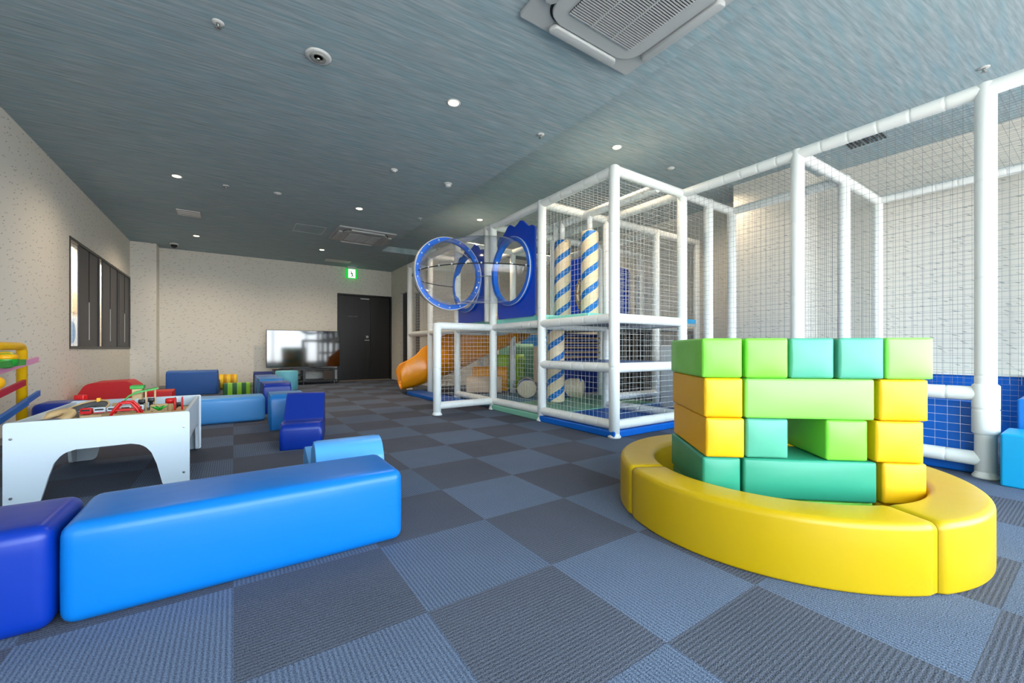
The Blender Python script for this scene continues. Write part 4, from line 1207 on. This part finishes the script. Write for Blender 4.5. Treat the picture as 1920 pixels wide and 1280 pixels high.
# blue perforated panel with net tunnel, upper back; slatted navy panel below
bm = porthole(4.35, 6.05, 1.22, 2.36, 5.05, 1.72, 0.36)
for v in bm.verts: v.co = Vector((v.co.y, 5.05 + (v.co.x - 2.9), v.co.z))
link('porthole_panel', bm, M['plblue'], tw)
bm = new_bm()
for i in range(9): rings(bm, [(5.05 + 0.37 * math.cos(2 * PI * k / 20), 4.85 + i * 0.09, 1.72 + 0.37 * math.sin(2 * PI * k / 20)) for k in range(20)], 0.018, 6, closed=True)
for k in range(14):
    a = 2 * PI * k / 14
    tube(bm, (5.05 + 0.37 * math.cos(a), 4.83, 1.72 + 0.37 * math.sin(a)), (5.05 + 0.37 * math.cos(a), 5.6, 1.72 + 0.37 * math.sin(a)), 0.016, 6)
link('net_tunnel', bm, M['tan'], tw, True)
sl = link('slatted_panel', B((4.0, 4.74, 0.12), (4.92, 4.76, 1.05)), M['navy'], tw)
for i in range(7): link('slat', B((4.0, 4.70, 0.52 + i * 0.075), (4.92, 4.74, 0.545 + i * 0.075)), M['tan'], sl)
cu_ = thing('strip_curtain', 'dark brown hanging strips deep inside the lower level', 'curtain', (5.0, 4.2, 0.12))
for i in range(9): link('strip', B((4.985, 3.78 + i * 0.10, 0.13), (5.0, 3.86 + i * 0.10, 1.06)), M['brownst'], cu_)
# seafoam wall pads at the far side
tag(link('wall_pad', B((5.0, 5.85, 1.22), (5.9, 5.9, 1.75), 0.01), M['seafoam'], tw), 'seafoam pad')

# ---------------------------------------------------------------- orange slide
def channel(path, widths, wall, th=0.03):
    bm = new_bm(); rows = []
    P = [Vector(p) for p in path]
    for i, p in enumerate(P):
        d = (P[min(i + 1, len(P) - 1)] - P[max(i - 1, 0)]).normalized()
        s = Vector((d.y, -d.x, 0)).normalized(); up = s.cross(d).normalized()
        if up.z < 0: up = -up
        wv = widths[i] / 2; h = wall[i]
        sec = []
        K = 8
        for k in range(K + 1):                      # outer skin
            a = PI + PI * k / K
            sec.append((wv * math.cos(a), h * 0.45 * math.sin(a) + h * 0.45))
        outer = [(-wv - 0.0, h)] + sec + [(wv + 0.0, h)]
        lip = [(wv - th * 0.3, h + 0.02), (wv - th, h)]
        inner = [((wv - th) * math.cos(PI + PI * (K - k) / K), (h * 0.45 - th) * math.sin(PI + PI * (K - k) / K) + h * 0.45) for k in range(K + 1)]
        tot = outer + lip + inner + [(-wv + th, h), (-wv + th * 0.3, h + 0.02)]
        rows.append([bm.verts.new(p + s * a + up * b) for a, b in tot])
    n = len(rows[0])
    for a, b in zip(rows, rows[1:]):
        for k in range(n): bm.faces.new((a[k], a[(k + 1) % n], b[(k + 1) % n], b[k]))
    bm.faces.new(rows[0]); bm.faces.new(rows[-1])
    return bm
def bez(P0, n):
    out = []
    P0 = [Vector(p) for p in P0]
    m_ = len(P0)
    for i in range(m_ - 1):
        a = P0[max(i - 1, 0)]; b = P0[i]; c = P0[i + 1]; d = P0[min(i + 2, m_ - 1)]
        for k in range(n):
            t_ = k / n
            out.append(0.5 * ((2 * b) + (c - a) * t_ + (2 * a - 5 * b + 4 * c - d) * t_ ** 2 + (-a + 3 * b - 3 * c + d) * t_ ** 3))
    out.append(P0[-1])
    return out
spath = bez([(4.35, 6.0, 0.98), (3.85, 6.05, 0.80), (3.52, 6.35, 0.60), (3.34, 6.80, 0.40), (3.12, 7.14, 0.24), (2.78, 7.32, 0.11), (2.54, 7.38, 0.06)], 6)
nn = len(spath)
wl = [0.58 - 0.18 * max(0, (i / nn - 0.6) / 0.4) - (0.16 * max(0, (i - nn * 0.86) / (nn * 0.14)) ** 2) for i in range(nn)]
sld = link('slide', channel(spath, [0.58] * nn, wl), M['orange'], tw, True)
tag(sld, 'orange curved slide chute')

# ---------------------------------------------------------------- mats and foam things at the frame's feet
def mat_(name, x0, x1, y0, y1, z1, m, label, cat='floor mat', z0=0.0):
    return tag(link(name, B((x0, y0, z0), (x1, y1, z1), 0.012, 3), M[m]), label, cat)
mat_('floor_mat', 2.85, 4.0, 2.56, 3.66, 0.105 - 0.04, 'matblue', 'royal blue floor mat inside the nearest corner of the climbing frame')
mat_('floor_mat', 2.86, 4.9, 3.675, 4.72, 0.07, 'matgreen', 'pale green floor mat inside the second bay of the climbing frame')
mat_('floor_mat', 2.95, 4.9, 4.735, 5.80, 0.07, 'matteal', 'steel blue floor mat inside the third bay of the climbing frame')
mat_('floor_mat', 2.55, 2.84, 5.35, 7.1, 0.065, 'matblue', 'blue landing mat lying outside the frame by the slide end')
mat_('floor_mat', 4.02, 5.9, 2.65, 3.6, 0.07, 'matblue', 'blue floor mat under the netting between frame and court')
mat_('floor_mat', 2.95, 4.6, 5.82, 6.4, 0.06, 'navy', 'dark navy floor mat at the foot of the climbing rollers')

def barber_roll(a, b, r, label):
    a = Vector(a); b = Vector(b); L_ = (b - a).length
    prof = [(1e-6, 0), (r * 0.8, 0), (r * 0.96, 0.02), (r, 0.05), (r, L_ - 0.05), (r * 0.96, L_ - 0.02), (r * 0.8, L_), (1e-6, L_)]
    o = link('foam_roller', lathe(new_bm(), prof, (0, 0, 0), 32), M['barber2'], None, True)
    d = (b - a).normalized()
    o.rotation_mode = 'QUATERNION'; o.rotation_quaternion = d.to_track_quat('Z', 'X'); o.location = a
    tag(o, label, 'foam roller', 'blue and cream striped rollers')
    return o
M['barber2'] = helix('wide_barber_vinyl', 0.145, 0.42, (236, 218, 186), (0, 92, 178), 0.26)
r0 = 0.145
barber_roll((3.62, 4.95, r0 + 0.07), (3.96, 5.42, r0 + 0.07), r0, 'cream and blue striped roller lying left of the striped column')
barber_roll((4.14, 4.98, r0 + 0.07), (4.42, 4.58, r0 + 0.07), r0, 'cream and blue striped roller lying right of the striped column')
def roll(name, y0, z, x0, x1, r, m, label):
    bm = lathe(new_bm(), [(1e-6, x0), (r * 0.8, x0), (r, x0 + 0.04), (r, x1 - 0.04), (r * 0.8, x1), (1e-6, x1)], (0, y0, z), 30, 'x')
    return bm
# stepped climbing cushions: each a half-round step on its own riser
def step(cx, cy, ang, w, d, z0, z1, m, label):
    bm = prism(new_bm(), fillet([(-d / 2, 0), (d / 2, 0), (d / 2, z1 - z0), (-d / 2, z1 - z0)], [0.02, 0.02, 0.105, 0.105], 8), -w / 2, w / 2, 'x', 0.02, 3)
    o = link('climbing_step', bm, M[m], None, True); o.location = (cx, cy, z0); o.rotation_euler = (0, 0, ang)
    for p in o.data.polygons: p.use_smooth = len(p.vertices) < 8
    return tag(o, label, 'foam step', 'stepped climbing cushions under the deck')
dv = Vector((0.72, 0.0, 0)); 
step(3.56, 6.10, -0.55, 0.60, 0.22, 0.07, 0.34, 'peach', 'beige bottom cushion of the climbing steps')
step(3.80, 6.30, -0.55, 0.62, 0.22, 0.07, 0.50, 'orangev', 'orange cushion, second of the climbing steps')
step(4.22, 6.36, -0.55, 0.60, 0.22, 0.07, 0.71, 'limey', 'lime green cushion, third of the climbing steps')
step(4.50, 6.50, -0.55, 0.66, 0.22, 0.07, 0.91, 'seafoam', 'seafoam green cushion at the top of the climbing steps')
pnl = link('hanging_panel', B((4.9, 6.84, 0.86), (5.7, 6.90, ZP)), M['midblue'], tw)
mat_('foam_column', 4.55, 4.80, 3.0, 3.3, 0.86, 'foam', 'short white padded block behind the netting right of the frame', 'foam block', 0.07)

# ---------------------------------------------------------------- netted court on the right
cg = thing('netted_court', 'tall white netted ball court with padded posts at the right', 'play structure', (3.95, 0.47, 0))
for x, y in ((3.95, 0.47), (3.95, 1.52), (4.93, 1.50), (5.92, 1.50), (4.45, 2.6), (4.95, 2.6), (5.92, 0.42)): post(cg, x, y)
link('wrapped_sleeve', foam_tube(new_bm(), (3.95, 0.47, 0.27), (3.95, 0.47, 0.60), 0.062, 18, 0.17), M['foam'], cg, True)
def hc(a, b, z, r=TR - 0.004): return beam(cg, (a[0], a[1], z), (b[0], b[1], z), r)
hc((3.95, 2.6), (3.95, 1.52), ZT); hc((3.95, 1.52), (3.95, 0.47), ZT); hc((3.95, 0.47), (3.95, -0.9), ZT)
hc((3.95, 1.52), (4.93, 1.5), ZT); hc((4.93, 1.5), (5.92, 1.5), ZT)
hc((3.95, 2.6), (4.95, 2.6), ZT); hc((4.95, 2.6), (4.93, 1.5), ZT); hc((5.92, 1.5), (5.92, 0.42), ZT); hc((5.92, 0.42), (5.92, -0.9), ZT)
hc((3.95, 1.52), (3.95, 0.47), 0.53); hc((3.95, 1.52), (3.95, 0.47), ZL); hc((3.95, 2.6), (3.95, 1.52), 0.53); hc((3.95, 2.6), (3.95, 1.52), ZL)
def ncp(o, u, v, r=0.0010, m='net_shaded', sag=0.006): return npanel(cg, o, u, v, m, 0.048, r, sag)
ncp((3.95, 0.52, 0.58), (0, 0.95, 0), (0, 0, 1.84)); ncp((3.95, 1.57, 0.58), (0, 0.98, 0), (0, 0, 1.84)); ncp((3.95, -0.9, 0.6), (0, 1.32, 0), (0, 0, 1.82))
npanel(cg, (3.95, 0.52, 0.16), (0, 0.95, 0), (0, 0, 0.33), 'net', 0.06, 0.0010); npanel(cg, (3.95, 1.57, 0.16), (0, 0.98, 0), (0, 0, 0.33), 'net', 0.06, 0.0010)
ncp((4.0, 1.51, 0.1), (0.88, 0, 0), (0, 0, 2.3)); ncp((4.98, 1.50, 0.1), (0.90, 0, 0), (0, 0, 2.3))
ncp((4.0, 2.6, 0.1), (0.90, 0, 0), (0, 0, 2.3)); ncp((4.94, 1.55, 0.1), (0, 1.0, 0), (0, 0, 2.3))
ncp((5.92, -0.9, 0.1), (0, 1.28, 0), (0, 0, 2.3)); ncp((5.92, 0.46, 0.1), (0, 1.0, 0), (0, 0, 2.3))
ncp((4.0, -0.9, ZT + 0.01), (1.88, 0, 0), (0, 2.38, 0)); ncp((4.0, 1.56, ZT + 0.01), (0.9, 0, 0), (0, 1.0, 0))
mat_('padded_barrier', 4.02, 4.09, 0.52, 1.48, 0.47, 'matblue', 'blue padded barrier behind the lower rails of the court', 'padded barrier')
mat_('padded_barrier', 4.02, 4.09, 1.56, 2.56, 0.47, 'matblue', 'blue padded barrier between court and climbing frame', 'padded barrier')
wp = thing('wall_padding', 'blue wall padding with a white top strip along the right wall', 'wall padding', (6.05, 0.3, 0))
link('pad', B((6.0, -1.6, 0.0), (6.115, 1.84, 0.555), 0.015), M['matblue'], wp)
link('top_strip', B((5.985, -1.6, 0.556), (6.115, 1.84, 0.572)), M['foam'], wp)
mat_('foam_step', 3.79, 4.10, -0.55, 0.395, 0.315, 'turq', 'turquoise foam step at the right edge of view', 'foam step')
mat_('foam_step', 4.13, 4.52, -0.55, 0.36, 0.50, 'blue', 'bright blue foam step behind the turquoise step', 'foam step')
mat_('foam_step', 4.54, 4.95, -0.55, 0.34, 0.57, 'slate', 'lavender-topped blue foam step, highest and farthest at the right edge', 'foam step')
